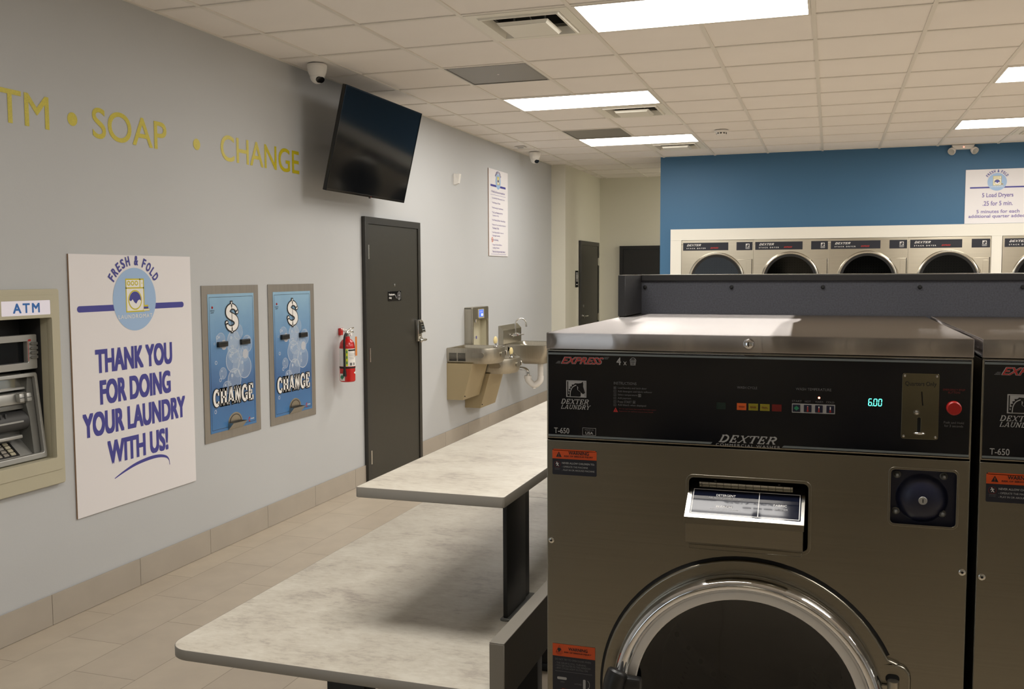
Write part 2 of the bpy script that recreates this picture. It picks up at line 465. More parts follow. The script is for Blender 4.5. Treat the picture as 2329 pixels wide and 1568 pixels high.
class MB:
    """Collects shapes into ONE mesh object."""

    def __init__(self, M0=None):
        self.v = []
        self.f = []
        self.m = []
        self.sm = []
        self.mats = []
        self.M0 = M0

    def mi(self, m):
        if isinstance(m, str):
            m = M[m]
        if m not in self.mats:
            self.mats.append(m)
        return self.mats.index(m)

    def add(self, vs_, fs_, m, T=None, smooth=False):
        b = len(self.v)
        for p in vs_:
            p = Vector(p)
            if T is not None:
                p = T @ p
            if self.M0 is not None:
                p = self.M0 @ p
            self.v.append(p)
        k = self.mi(m)
        for f in fs_:
            self.f.append([b + i for i in f])
            self.m.append(k)
            self.sm.append(smooth)
        return self

    def box(self, x0, x1, y0, y1, z0, z1, m, bev=0.0, seg=2, T=None):
        if x0 > x1: x0, x1 = x1, x0
        if y0 > y1: y0, y1 = y1, y0
        if z0 > z1: z0, z1 = z1, z0
        v = [(x0, y0, z0), (x1, y0, z0), (x1, y1, z0), (x0, y1, z0), (x0, y0, z1), (x1, y0, z1), (x1, y1, z1), (x0, y1, z1)]
        f = [(0, 3, 2, 1), (4, 5, 6, 7), (0, 1, 5, 4), (1, 2, 6, 5), (2, 3, 7, 6), (3, 0, 4, 7)]
        if bev > 0:
            bm = bmesh.new()
            bv = [bm.verts.new(p) for p in v]
            for q in f:
                bm.faces.new([bv[i] for i in q])
            bmesh.ops.bevel(bm, geom=bm.edges[:], offset=bev, segments=seg, profile=0.5, affect='EDGES')
            bm.verts.index_update()
            v = [tuple(p.co) for p in bm.verts]
            f = [[w.index for w in q.verts] for q in bm.faces]
            bm.free()
            return self.add(v, f, m, T, True)
        return self.add(v, f, m, T)

    def poly(self, pts, w, m, T=None):
        """flat polygon in the local xy plane at height w"""
        tri = tessellate_polygon([[Vector((p[0], p[1], 0)) for p in pts]])
        v = [(p[0], p[1], w) for p in pts]
        out = []
        for t in tri:
            a, b, c = (pts[i] for i in t)
            cr = (b[0] - a[0]) * (c[1] - a[1]) - (b[1] - a[1]) * (c[0] - a[0])
            out.append(t if cr > 0 else (t[0], t[2], t[1]))
        return self.add(v, out, m, T)

    def rect(self, x0, y0, x1, y1, w, m, r=0.0, T=None):
        if x0 > x1: x0, x1 = x1, x0
        if y0 > y1: y0, y1 = y1, y0
        return self.poly(rrect_pts(x0, y0, x1, y1, r), w, m, T)

    def frame2d(self, x0, y0, x1, y1, t, w, m):
        self.rect(x0, y0, x1, y0 + t, w, m)
        self.rect(x0, y1 - t, x1, y1, w, m)
        self.rect(x0, y0 + t, x0 + t, y1 - t, w, m)
        return self.rect(x1 - t, y0 + t, x1, y1 - t, w, m)

    def disc(self, cx, cy, r, w, m, n=28, ry=None):
        return self.poly(circ_pts(cx, cy, r, n, ry), w, m)

    def ring(self, cx, cy, r0, r1, w, m, n=36, k=1.0, a0=0.0, a1=360.0):
        full = abs(a1 - a0) >= 359.9
        cnt = n if full else n + 1
        v, f = [], []
        for i in range(cnt):
            a = math.radians(a0 + (a1 - a0) * i / n)
            v.append((cx + r0 * math.cos(a), cy + r0 * k * math.sin(a), w))
            v.append((cx + r1 * math.cos(a), cy + r1 * k * math.sin(a), w))
        for i in range(n):
            j = (i + 1) % cnt
            f.append((2 * i, 2 * i + 1, 2 * j + 1, 2 * j))
        return self.add(v, f, m)

    def line(self, p, q, t, w, m):
        dx, dy = q[0] - p[0], q[1] - p[1]
        L = math.hypot(dx, dy) or 1e-9
        nx, ny = -dy / L * t / 2, dx / L * t / 2
        return self.add([(p[0] - nx, p[1] - ny, w), (q[0] - nx, q[1] - ny, w), (q[0] + nx, q[1] + ny, w), (p[0] + nx, p[1] + ny, w)], [(0, 1, 2, 3)], m)

    def stroke(self, pts, t, w, m):
        """a joined polyline band; t is one width or a list of widths"""
        ts = t if isinstance(t, (list, tuple)) else [t] * len(pts)
        v, f = [], []
        for i, p in enumerate(pts):
            a = pts[max(i - 1, 0)]
            b = pts[min(i + 1, len(pts) - 1)]
            dx, dy = b[0] - a[0], b[1] - a[1]
            L = math.hypot(dx, dy) or 1e-9
            nx, ny = -dy / L * ts[i] / 2, dx / L * ts[i] / 2
            v += [(p[0] - nx, p[1] - ny, w), (p[0] + nx, p[1] + ny, w)]
        for i in range(len(pts) - 1):
            f.append((2 * i, 2 * i + 2, 2 * i + 3, 2 * i + 1))
        return self.add(v, f, m)

    def text(self, s, x0, y0, x1, y1, w, m, shear=0.0, bold=0.0, spacing=1.0, res=3, T=None):
        v, f, _ = text_mesh(s, shear, spacing, res)
        e = bold * (y1 - y0) * 1.15
        x0, x1, y0, y1 = x0 + e, x1 - e, y0 + e, y1 - e
        offs = ((0, 0),) if bold <= 0 else ((0, 0), (-e, -e), (e, e), (-e, e), (e, -e), (-e, 0), (e, 0))
        for k, (ox, oy) in enumerate(offs):
            self.add([(x0 + ox + p[0] * (x1 - x0), y0 + oy + p[1] * (y1 - y0), w + k * .00004) for p in v], f, m, T)
        return self

    def text_h(self, s, x, y, h, w, m, align='l', xs=1.0, bold=0.0, spacing=1.0, shear=0.0, res=2):
        _, _, asp = text_mesh(s, shear, spacing, res)
        wd = asp * h * xs
        x0 = x if align == 'l' else x - wd / 2 if align == 'c' else x - wd
        return self.text(s, x0, y, x0 + wd, y + h, w, m, shear, bold, spacing, res)

    def serif(self, s, x0, y0, x1, y1, w, m, th=0.2, sth=0.09, shear=0.0, grow=0.0, gap=0.06):
        tot = sum(SER[c][2] for c in s) + gap * (len(s) - 1)
        sx = (x1 - x0 - shear * (y1 - y0)) / tot
        hy = y1 - y0
        x = x0
        for c in s:
            st, bars, wd = SER[c]
            cw = wd * sx

            def P(p, x=x, cw=cw):
                return (x + p[0] * cw + shear * p[1] * hy, y0 + p[1] * hy)
            for pl, k in st:
                e = [P(p) for p in pl]
                if grow and len(e) > 1:
                    for a, b in ((0, 1), (-1, -2)):
                        d = Vector(e[a]) - Vector(e[b])
                        if d.length > 1e-9:
                            d.normalize()
                            e[a] = (e[a][0] + d.x * grow, e[a][1] + d.y * grow)
                self.stroke(e, th * k * sx + 2 * grow, w, m)
            for bx, by, hl, vert in bars:
                if vert:
                    self.stroke([P((bx, by - hl)), P((bx, by + hl))], sth * 1.3 * sx + 2 * grow, w, m)
                else:
                    a, b = P((bx - hl, by)), P((bx + hl, by))
                    yy = a[1] + (sth * hy * .5 if by < .25 else -sth * hy * .5 if by > .75 else 0)
                    self.stroke([(a[0] - grow, yy), (b[0] + grow, yy)], sth * hy + 2 * grow, w, m)
            x += cw + gap * sx
        return self

    def plate(self, outer, holes, z0, z1, m, bev=0.0, T=None, smooth=False):
        """flat plate with true openings between z0 and z1"""
        cu = bpy.data.curves.new('tmp_plate', 'CURVE')
        cu.dimensions = '2D'
        cu.fill_mode = 'BOTH'
        cu.extrude = (z1 - z0) / 2 - bev
        cu.bevel_depth = bev
        cu.bevel_resolution = 2
        cu.offset = -bev
        for loop in [outer] + list(holes):
            sp = cu.splines.new('POLY')
            sp.points.add(len(loop) - 1)
            for i, p in enumerate(loop):
                sp.points[i].co = (p[0], p[1], 0, 1)
            sp.use_cyclic_u = True
        v, f = curve_mesh(cu)
        bpy.data.curves.remove(cu)
        zc = (z0 + z1) / 2
        return self.add([(p[0], p[1], p[2] + zc) for p in v], f, m, T, smooth or bev > 0)

    def prism(self, pts, z0, z1, m, T=None, smooth=False):
        n = len(pts)
        area = sum(pts[i][0] * pts[(i + 1) % n][1] - pts[(i + 1) % n][0] * pts[i][1] for i in range(n))
        if area < 0:
            pts = pts[::-1]
        v = [(p[0], p[1], z0) for p in pts] + [(p[0], p[1], z1) for p in pts]
        self.add(v, [[i, (i + 1) % n, n + (i + 1) % n, n + i] for i in range(n)], m, T, smooth)
        self.add([(p[0], p[1], z1) for p in pts], [list(range(n))], m, T)
        return self.add([(p[0], p[1], z0) for p in pts], [list(range(n))[::-1]], m, T)

    def lathe(self, prof, m, T=None, n=40, smooth=True, a0=0.0, a1=360.0):
        """profile [(r, h)] turned about local z"""
        full = abs(a1 - a0) >= 359.9
        cnt = n if full else n + 1
        v, f = [], []
        k = len(prof)
        for i in range(cnt):
            a = math.radians(a0 + (a1 - a0) * i / n)
            for r, h in prof:
                v.append((r * math.cos(a), r * math.sin(a), h))
        for i in range(n):
            j = (i + 1) % cnt
            for q in range(k - 1):
                f.append((i * k + q, j * k + q, j * k + q + 1, i * k + q + 1))
        return self.add(v, f, m, T, smooth)

    def tube(self, pts, r, m, n=12, T=None, caps=True):
        pts = [Vector(p) for p in pts]
        rs = r if isinstance(r, (list, tuple)) else [r] * len(pts)
        v, f = [], []
        prev = None
        for i, p in enumerate(pts):
            d = (pts[min(i + 1, len(pts) - 1)] - pts[max(i - 1, 0)]).normalized()
            if prev is None:
                a = Vector((0, 0, 1)) if abs(d.z) < 0.9 else Vector((1, 0, 0))
                x = d.cross(a).normalized()
            else:
                x = (prev - d * prev.dot(d)).normalized()
            prev = x
            y = d.cross(x)
            for q in range(n):
                an = 2 * PI * q / n
                v.append(p + (x * math.cos(an) + y * math.sin(an)) * rs[i])
        for i in range(len(pts) - 1):
            for q in range(n):
                w = (q + 1) % n
                f.append((i * n + q, i * n + w, (i + 1) * n + w, (i + 1) * n + q))
        if caps:
            f.append(list(range(n))[::-1])
            f.append([(len(pts) - 1) * n + q for q in range(n)])
        return self.add(v, f, m, T, True)

    def ball(self, c, r, m, T=None, n=20, k=(1, 1, 1)):
        v, f = [], []
        h = n // 2
        for i in range(h + 1):
            th = PI * i / h
            for q in range(n):
                a = 2 * PI * q / n
                v.append((c[0] + r * k[0] * math.sin(th) * math.cos(a), c[1] + r * k[1] * math.sin(th) * math.sin(a), c[2] + r * k[2] * math.cos(th)))
        for i in range(h):
            for q in range(n):
                w = (q + 1) % n
                f.append((i * n + q, (i + 1) * n + q, (i + 1) * n + w, i * n + w))
        return self.add(v, f, m, T, True)

    def build(self, name, parent=None):
        me = bpy.data.meshes.new(name)
        me.from_pydata([tuple(p) for p in self.v], [], self.f)
        for m in self.mats:
            me.materials.append(m)
        me.polygons.foreach_set('material_index', self.m)
        me.polygons.foreach_set('use_smooth', self.sm)
        me.update()
        if any(self.sm):
            me.set_sharp_from_angle(angle=math.radians(38))
        o = bpy.data.objects.new(name, me)
        COL.objects.link(o)
        if parent is not None:
            o.parent = parent
        return o


def smooth_path(pts, sub=6):
    """Catmull-Rom through the points"""
    P = [Vector(p) for p in pts]
    out = []
    for i in range(len(P) - 1):
        p0, p1, p2, p3 = P[max(i - 1, 0)], P[i], P[i + 1], P[min(i + 2, len(P) - 1)]
        for s in range(sub):
            t = s / sub
            out.append(0.5 * ((2 * p1) + (p2 - p0) * t + (2 * p0 - 5 * p1 + 4 * p2 - p3) * t * t + (3 * p1 - p0 - 3 * p2 + p3) * t ** 3))
    out.append(P[-1])
    return out


def tag(o, label, cat, group=None):
    o['label'] = label
    o['category'] = cat
    if group:
        o['group'] = group
    return o


def thing(name, label, cat, mw=None, group=None):
    o = bpy.data.objects.new(name, None)
    o.empty_display_size = 0.1
    COL.objects.link(o)
    if mw is not None:
        o.matrix_world = mw
    return tag(o, label, cat, group)


def struct(o):
    o['kind'] = 'structure'
    return o


def kids(o):
    return [c for c in bpy.data.objects if c.parent == o]


def dup(root, mw, label, group=None):
    def cp(o, parent):
        c = o.copy()
        COL.objects.link(c)
        c.parent = parent
        for ch in kids(o):
            cp(ch, c)
        return c
    r = cp(root, None)
    r.matrix_world = mw
    r['label'] = label
    if group:
        r['group'] = group
    return r


def on_left(y, z, x=XW):
    """frame of a thing on the left wall: local x along the wall, y up, z out into the room"""
    return Matrix(((0, 0, 1, x), (1, 0, 0, y), (0, 1, 0, z), (0, 0, 0, 1)))


def on_front(x, y, z):
    """frame of a thing facing the camera: local x right, y up, z towards the camera"""
    return Matrix(((1, 0, 0, x), (0, 0, -1, y), (0, 1, 0, z), (0, 0, 0, 1)))


def on_ceiling(x, y, z=CZ):
    """frame of a thing under the ceiling: local x right, y towards the camera, z down"""
    return Matrix(((1, 0, 0, x), (0, -1, 0, y), (0, 0, -1, z), (0, 0, 0, 1)))


RX90 = Matrix.Rotation(-PI / 2, 4, 'X')      # local z -> local +y (upright lathe in wall frames)


def T3(x, y, z):
    return Matrix.Translation((x, y, z))


# ================================================================== THE SETTING
b = MB(); b.box(XW - 0.15, XR + .1, YF - .1, YE + .1, -0.1, 0.0, 'floor'); struct(b.build('floor'))


def cell(i, j):
    return GX + i * TS, GY + j * TS


LIGHTS = [(-2, -1), (-4, 3), (-4, 7), (2, 3), (2, 7), (2, -1), (-2, -7), (2, -7), (7, -7), (7, -1), (7, 3), (7, 7), (-1, 12)]  # the last one, hidden behind the dryers, is added to brighten the hallway
DIFFUSERS = [(-3, -1), (-3, 4), (-3, 8), (3, 8)]
RETURNS = [(-4, 1), (-4, 6)]
taken = set()
for i, j in LIGHTS:
    taken |= {(i, j), (i + 1, j)}
taken |= set(DIFFUSERS)

i0, i1 = -6, 14
j0, j1 = math.floor((YF - GY) / TS), math.ceil((YE - GY) / TS)
b = MB()
ZT = CZ + 0.007
for i in range(i0, i1):
    for j in range(j0, j1):
        if (i, j) in taken:
            continue
        x, y = cell(i, j)
        xa, xb, ya, yb = max(x, XW - .02), min(x + TS, XR), max(y, YF), min(y + TS, YE)
        if xb <= xa or yb <= ya:
            continue
        b.add([(xa, ya, ZT), (xa, yb, ZT), (xb, yb, ZT), (xb, ya, ZT)], [(0, 1, 2, 3)], 'tile_ceiling')
struct(b.build('ceiling'))
b = MB()
b.box(XW - .1, XR + .1, YF - .1, YE + .1, CZ + 0.35, CZ + 0.4, 'dark')
struct(b.build('ceiling_slab'))
b = MB()
hb = 0.012
for i in range(i0, i1 + 1):
    x = GX + i * TS
    if x <= XW:
        continue
    y = YF                                   # main runners stop where a long light fills two cells
    for j in range(j0, j1 + 1):
        if (i - 1, j) in LIGHTS or j == j1:
            ya = min(GY + j * TS, YE)
            if ya > y:
                b.box(x - hb, x + hb, y, ya, CZ, ZT, 'grid')
            y = ya + TS
struct(b.build('trim_1'))
b = MB()
for j in range(j0, j1 + 1):
    y = GY + j * TS
    if YF < y < YE:
        b.box(XW, XR, y - hb, y + hb, CZ + .0006, ZT, 'grid')
b.box(XW, XW + .018, YF, YJ, CZ + .0003, ZT, 'grid')
struct(b.build('trim_2'))

# left wall, with the recess for the cash machine
ATM_Y0, ATM_Y1, ATM_Z0, ATM_Z1 = 3.215, 3.562, 0.79, 1.455
MWL = on_left(0, 0)
b = MB(MWL)
b.plate([(YF, 0), (YJ, 0), (YJ, CZ + .3), (YF, CZ + .3)], [[(ATM_Y0, ATM_Z0), (ATM_Y1, ATM_Z0), (ATM_Y1, ATM_Z1), (ATM_Y0, ATM_Z1)]], -0.12, 0, 'wall')
struct(b.build('wall_left'))
b = MB(); b.box(XW - .12, XH, YJ, YE, 0, CZ + .3, 'wall_cream'); struct(b.build('wall_hall'))
b = MB(); b.box(XH, .8, YE, YE + .1, 0, CZ + .3, 'wall_cream'); struct(b.build('wall_back'))
DX0, DZ1 = -1.722, 2.045
YR = 12.86            # back of the dryer enclosure
b = MB(); b.box(XBL, XR, YB, YB + .1, DZ1, CZ + .3, 'wall_blue'); struct(b.build('wall_dryers_upper'))
b = MB(); b.box(XBL, DX0, YB, YB + .1, 0, DZ1, 'wall_blue'); struct(b.build('wall_dryers_left'))
b = MB(); b.box(5.24, XR, YB, YB + .1, 0, DZ1, 'wall_blue'); struct(b.build('wall_dryers_right'))
b = MB(); b.box(XBL, XBL + .1, YB + .1, YR, 0, CZ + .3, 'wall_cream'); struct(b.build('wall_enclosure_side'))
b = MB(); b.box(XBL, XR, YR, YR + .02, 0, CZ + .3, 'wall_cream'); struct(b.build('wall_enclosure_back'))
b = MB(); b.box(.7, .8, YR, YE + .1, 0, CZ + .3, 'wall_cream'); struct(b.build('wall_hall_end'))
b = MB(); b.box(XR, XR + .1, YF, YR, 0, CZ + .3, 'wall'); struct(b.build('wall_right'))
SW0, SW1, SH0, SH1 = -3.30, -2.00, .10, 2.80         # unseen storefront pane behind the camera, added for cool daylight fill
b = MB(on_front(0, YF - .1, 0))
b.plate([(XW - .1, 0), (XR + .1, 0), (XR + .1, CZ + .3), (XW - .1, CZ + .3)], [[(SW0, SH0), (SW1, SH0), (SW1, SH1), (SW0, SH1)]], -.1, 0, 'wall')
struct(b.build('wall_front'))
wn = bpy.data.objects.new('added_window', None); COL.objects.link(wn); wn.matrix_world = on_front(0, YF - .05, 0); wn['kind'] = 'structure'
b = MB(); b.plate([(SW0, SH0), (SW1, SH0), (SW1, SH1), (SW0, SH1)], [[(SW0 + .05, SH0 + .05), (SW1 - .05, SH0 + .05), (SW1 - .05, SH1 - .05), (SW0 + .05, SH1 - .05)]], -.03, .03, 'door_frame'); b.build('window_frame', wn)
b = MB(); b.rect(SW0 + .05, SH0 + .05, SW1 - .05, SH1 - .05, 0, 'pane'); b.build('pane', wn)

# tiled baseboard
HB = 0.146
b = MB(MWL)
D0, D1 = 6.744, 7.804
for a, c in ((YF, D0), (D1, YJ)):
    b.box(a, c, 0, HB - .003, 0, .006, 'grout')
    n0 = math.floor((a - 3.518) / .6096)
    y = 3.518 + n0 * .6096
    while y < c:
        ya, yb = max(y + .0015, a), min(y + .6096 - .0015, c)
        if yb - ya > .01:
            b.box(ya, yb, 0.002, HB, .006, .010, 'base_tile')
        y += .6096
struct(b.build('baseboard_left'))
b = MB()
b.box(XH, XH + .01, YJ, 12.78, 0, HB, 'base_tile')
b.box(XW, XH + .01, YJ - .01, YJ, 0, HB, 'base_tile')
b.box(XH, XH + .01, 13.89, YE, 0, HB, 'base_tile')
b.box(XH + .01, -2.97, YE - .01, YE, 0, HB, 'base_tile')
struct(b.build('baseboard_hall'))


# ================================================================== CEILING FITTINGS
def make_light():
    t = thing('ceiling_light', '', 'ceiling light', on_ceiling(0, 0))
    f = MB()
    W_, H_ = 2 * TS - .026, TS - .026
    e = .014
    f.plate([(0, 0), (W_, 0), (W_, H_), (0, H_)], [[(e, e), (W_ - e, e), (W_ - e, H_ - e), (e, H_ - e)]], -0.02, .002, 'grid')
    f.box(0, W_, 0, H_, -.06, -.021, 'white')
    f.build('frame', t)
    d = MB()
    d.rect(e, e, W_ - e, H_ - e, -.003, 'diffuser', .012)
    d.build('diffuser', t)
    return t


light0 = make_light()
light_labels = {
    (-2, -1): 'large bright rectangular ceiling light cut by the top edge of the photo',
    (-4, 3): 'bright rectangular ceiling light right of the grey perforated vent',
    (-4, 7): 'bright rectangular ceiling light nearest the cream hallway',
    (2, 3): 'rectangular ceiling light on the right edge, further from the blue wall',
    (2, 7): 'rectangular ceiling light on the right, just in front of the twin emergency lamps',
}
first = True
for (i, j) in LIGHTS:
    x, y = cell(i, j)
    mw = on_ceiling(x + .013, y + TS - .013)
    lab = light_labels.get((i, j), 'rectangular ceiling light unseen from the camera')
    g = 'flush ceiling lights'
    if first:
        light0.matrix_world = mw
        tag(light0, lab, 'ceiling light', g)
        first = False
    else:
        dup(light0, mw, lab, g)


def make_diffuser():
    t = thing('air_vent', '', 'air vent', on_ceiling(0, 0))
    S_ = TS - .026
    c = S_ / 2
    f = MB()
    o1, o2 = .20, .165
    sq = lambda h: [(c - h, c - h), (c + h, c - h), (c + h, c + h), (c - h, c + h)]
    f.plate([(0, 0), (S_, 0), (S_, S_), (0, S_)], [sq(.235)], -.004, .002, 'white_trim')

    def skirt(h0, z0, h1, z1, m):
        a, d = sq(h0), sq(h1)
        v = [(*p, z0) for p in a] + [(*p, z1) for p in d]
        f.add(v, [(0, 1, 5, 4), (1, 2, 6, 5), (2, 3, 7, 6), (3, 0, 4, 7)], m)
    skirt(.235, .002, .245, -.05, 'white_trim')
    skirt(.245, -.05, .21, -.05, 'white_trim')
    f.build('frame', t)
    f = MB()
    skirt(.232, .0, .226, .012, 'white_trim')
    skirt(.226, .012, .214, .012, 'white_trim')
    skirt(.214, .012, .200, -.03, 'white_trim')
    f.build('louver', t)
    f = MB()
    skirt(.245, -.05, .245, -.2, 'silver_dark')
    f.rect(0, 0, S_, S_, -.2, 'dark')
    f.tube([(c - .2, c + .1, -.08), (c + .2, c + .05, -.08)], .004, 'silver', 8)
    f.tube([(c - .05, c - .2, -.08), (c + .02, c + .2, -.08)], .004, 'silver', 8)
    f.build('throat', t)
    f = MB()
    f.box(c - .135, c + .135, c - .135, c + .135, .028, .031, 'white_trim', .001, 1)
    skirt(.134, .029, .148, .012, 'white_trim')
    for sx in (-1, 1):
        f.box(c + sx * .09 - .004, c + sx * .09 + .004, c - .008, c + .008, -.06, .028, 'silver')
    f.build('core_plate', t)
    return t


vent0 = make_diffuser()
vl = ['square white air diffuser beside the largest ceiling light', 'square white air diffuser touching the second ceiling light',
      'square white air diffuser behind the ceiling light nearest the hallway', 'square air diffuser at the right edge above the blue wall']
for k, (i, j) in enumerate(DIFFUSERS):
    x, y = cell(i, j)
    mw = on_ceiling(x + .013, y + TS - .013)
    if k == 0:
        vent0.matrix_world = mw
        tag(vent0, vl[0], 'air vent', 'square air diffusers')
    else:
        dup(vent0, mw, vl[k], 'square air diffusers')

rl = ['dark grey perforated return grille in the ceiling near the television', 'grey perforated return grille ahead of the ceiling light by the hallway']
for k, (i, j) in enumerate(RETURNS):
    x, y = cell(i, j)
    t = thing('return_vent', rl[k], 'air vent', on_ceiling(x + .012, y + TS - .012), 'perforated return grilles')
    S_ = TS - .024
    f = MB(); f.plate([(0, 0), (S_, 0), (S_, S_), (0, S_)], [[(.012, .012), (S_ - .012, .012), (S_ - .012, S_ - .012), (.012, S_ - .012)]], -.006, .001, 'return_grille'); f.build('frame', t)
    f = MB(); f.rect(.012, .012, S_ - .012, S_ - .012, -.003, 'return_grille'); f.build('perforated_panel', t)
    if k == 0:
        f = MB(); f.disc(S_ / 2, S_ / 2, .008, -.001, 'white'); f.build('latch', t)


def turret(x, y, lab, az):
    t = thing('security_camera', lab, 'security camera', on_ceiling(x, y, CZ), 'white turret cameras')
    f = MB()
    f.lathe([(.0, 0), (.062, 0), (.066, .006), (.066, .022), (.061, .05), (.050, .078)], 'white', n=36)
    f.rect(-.055, .0, -.02, .0, 0, 'white')
    f.build('base', t)
    R_ = Matrix.Rotation(az, 4, 'Z')
    f = MB()
    f.ball((0, 0, .078), .049, 'white', n=28)
    f.build('ball_housing', t)
    # lens window looks down the room at a slant
    d = R_ @ Vector((0, 1, 0))
    fwd = (d * .80 + Vector((0, 0, .6))).normalized()
    Q = fwd.to_track_quat('Z', 'Y').to_matrix().to_4x4()
    Q = Matrix.Translation(Vector((0, 0, .078)) + fwd * .030) @ Q
    f = MB()
    f.prism(rrect_pts(-.030, -.021, .030, .021, .02), 0, .019, 'black_gloss', T=Q)
    f.build('lens_window', t)
    return t


turret(-3.28, 5.80, 'white turret camera on the ceiling beside the television', math.radians(-62))
turret(-3.27, 10.75, 'white turret camera on the ceiling above the laundry rules sign', math.radians(-62))

t = thing('ceiling_plate', 'small white square plate on the ceiling near the far camera', 'ceiling plate', on_ceiling(-3.28, 10.25))
f = MB(); f.box(-.055, .055, -.055, .055, -.002, .008, 'white', .002); f.build('cover', t)
f = MB(); f.rect(-.035, -.03, .035, .03, .0085, 'silver_dark', .006); f.build('slot', t)

t = thing('smoke_detector', 'round white smoke detector alone on the ceiling tiles', 'smoke detector', on_ceiling(-1.045, 9.75))
f = MB(); f.lathe([(0, 0), (.068, 0), (.068, .012), (.06, .018), (.05, .02), (.048, .034), (.036, .044), (0, .046)], 'white', n=32); f.build('base', t)
f = MB()
for k in range(10):
    a = 2 * PI * k / 10
    f.box(-.008, .008, .0482, .0505, .022, .036, 'dark_grey', T=Matrix.Rotation(a, 4, 'Z'))
f.build('vent_slots', t)

# emergency light with two heads on the blue wall
t = thing('emergency_light', 'white emergency light with two lamp heads and red indicator above the blue wall', 'emergency light', on_front(1.36, YB, 2.995))
f = MB(); f.prism([(-.115, .046), (-.095, 0), (.095, 0), (.115, .046)], .0, .06, 'white'); f.build('housing', t)
f = MB(); f.disc(.005, .022, .007, .0606, 'led_spot'); f.build('indicator', t)
for s in (-1, 1):
    f = MB()
    f.tube([(s * .10, .02, .03), (s * .115, -.005, .045)], .008, 'white', 10)
    Q = T3(s * .115, -.02, .055) @ Matrix.Rotation(s * .5, 4, 'Y') @ Matrix.Rotation(.55, 4, 'X')
    f.lathe([(0, -.05), (.02, -.046), (.034, -.03), (.04, -.005), (.04, .012), (.036, .016)], 'white', T=Q, n=28)
    f.lathe([(0, .012), (.036, .016)], 'silver', T=Q, n=28)
    f.build('lamp_head', t)


# ================================================================== LEFT WALL: LETTERING
def word(s, y0, y1, z0, z1, lab, k=1.0):
    """gold vinyl word: the letters are its parts"""
    t = thing('wall_lettering', lab, 'wall lettering', on_left(y0, z0), 'gold vinyl words on the grey wall')
    v, f, _ = text_mesh(s, 0, 1.0, 10)
    par = list(range(len(v)))

    def find(a):
        while par[a] != a:
            par[a] = par[par[a]]
            a = par[a]
        return a
    for q in f:
        for a in q[1:]:
            par[find(a)] = find(q[0])
    comp = {}
    for q in f:
        comp.setdefault(find(q[0]), []).append(q)
    order = sorted(comp, key=lambda c: min(v[i][0] for q in comp[c] for i in q))
    for c in order:
        ids = sorted({i for q in comp[c] for i in q})
        mp = {a: n for n, a in enumerate(ids)}
        m = MB()
        e = .0016
        for k, (ox, oy) in enumerate(((-e, -e), (e, e), (-e, e), (e, -e))):
            m.add([(v[i][0] * (y1 - y0) + ox, v[i][1] * (z1 - z0) + oy, .0012 + k * .00008) for i in ids], [[mp[i] for i in q] for q in comp[c]], 'gold')
        m.build('letter', t)
    return t


word('ATM', 3.185, 3.622, 2.320, 2.466, 'gold word ATM on the wall, cut by the left edge')
word('SOAP', 3.902, 4.456, 2.322, 2.470, 'gold word SOAP on the grey wall')
word('CHANGE', 4.951, 5.838, 2.328, 2.480, 'gold word CHANGE on the wall beside the television')
for y, lab in ((3.769, 'gold dot between the words ATM and SOAP'), (4.721, 'gold dot between the words SOAP and CHANGE')):
    f = MB(); f.disc(0, 0, .032, .0012, 'gold', 32); o = f.build('wall_dot'); o.matrix_world = on_left(y, 2.390)
    tag(o, lab, 'wall lettering', 'gold vinyl dots on the grey wall')


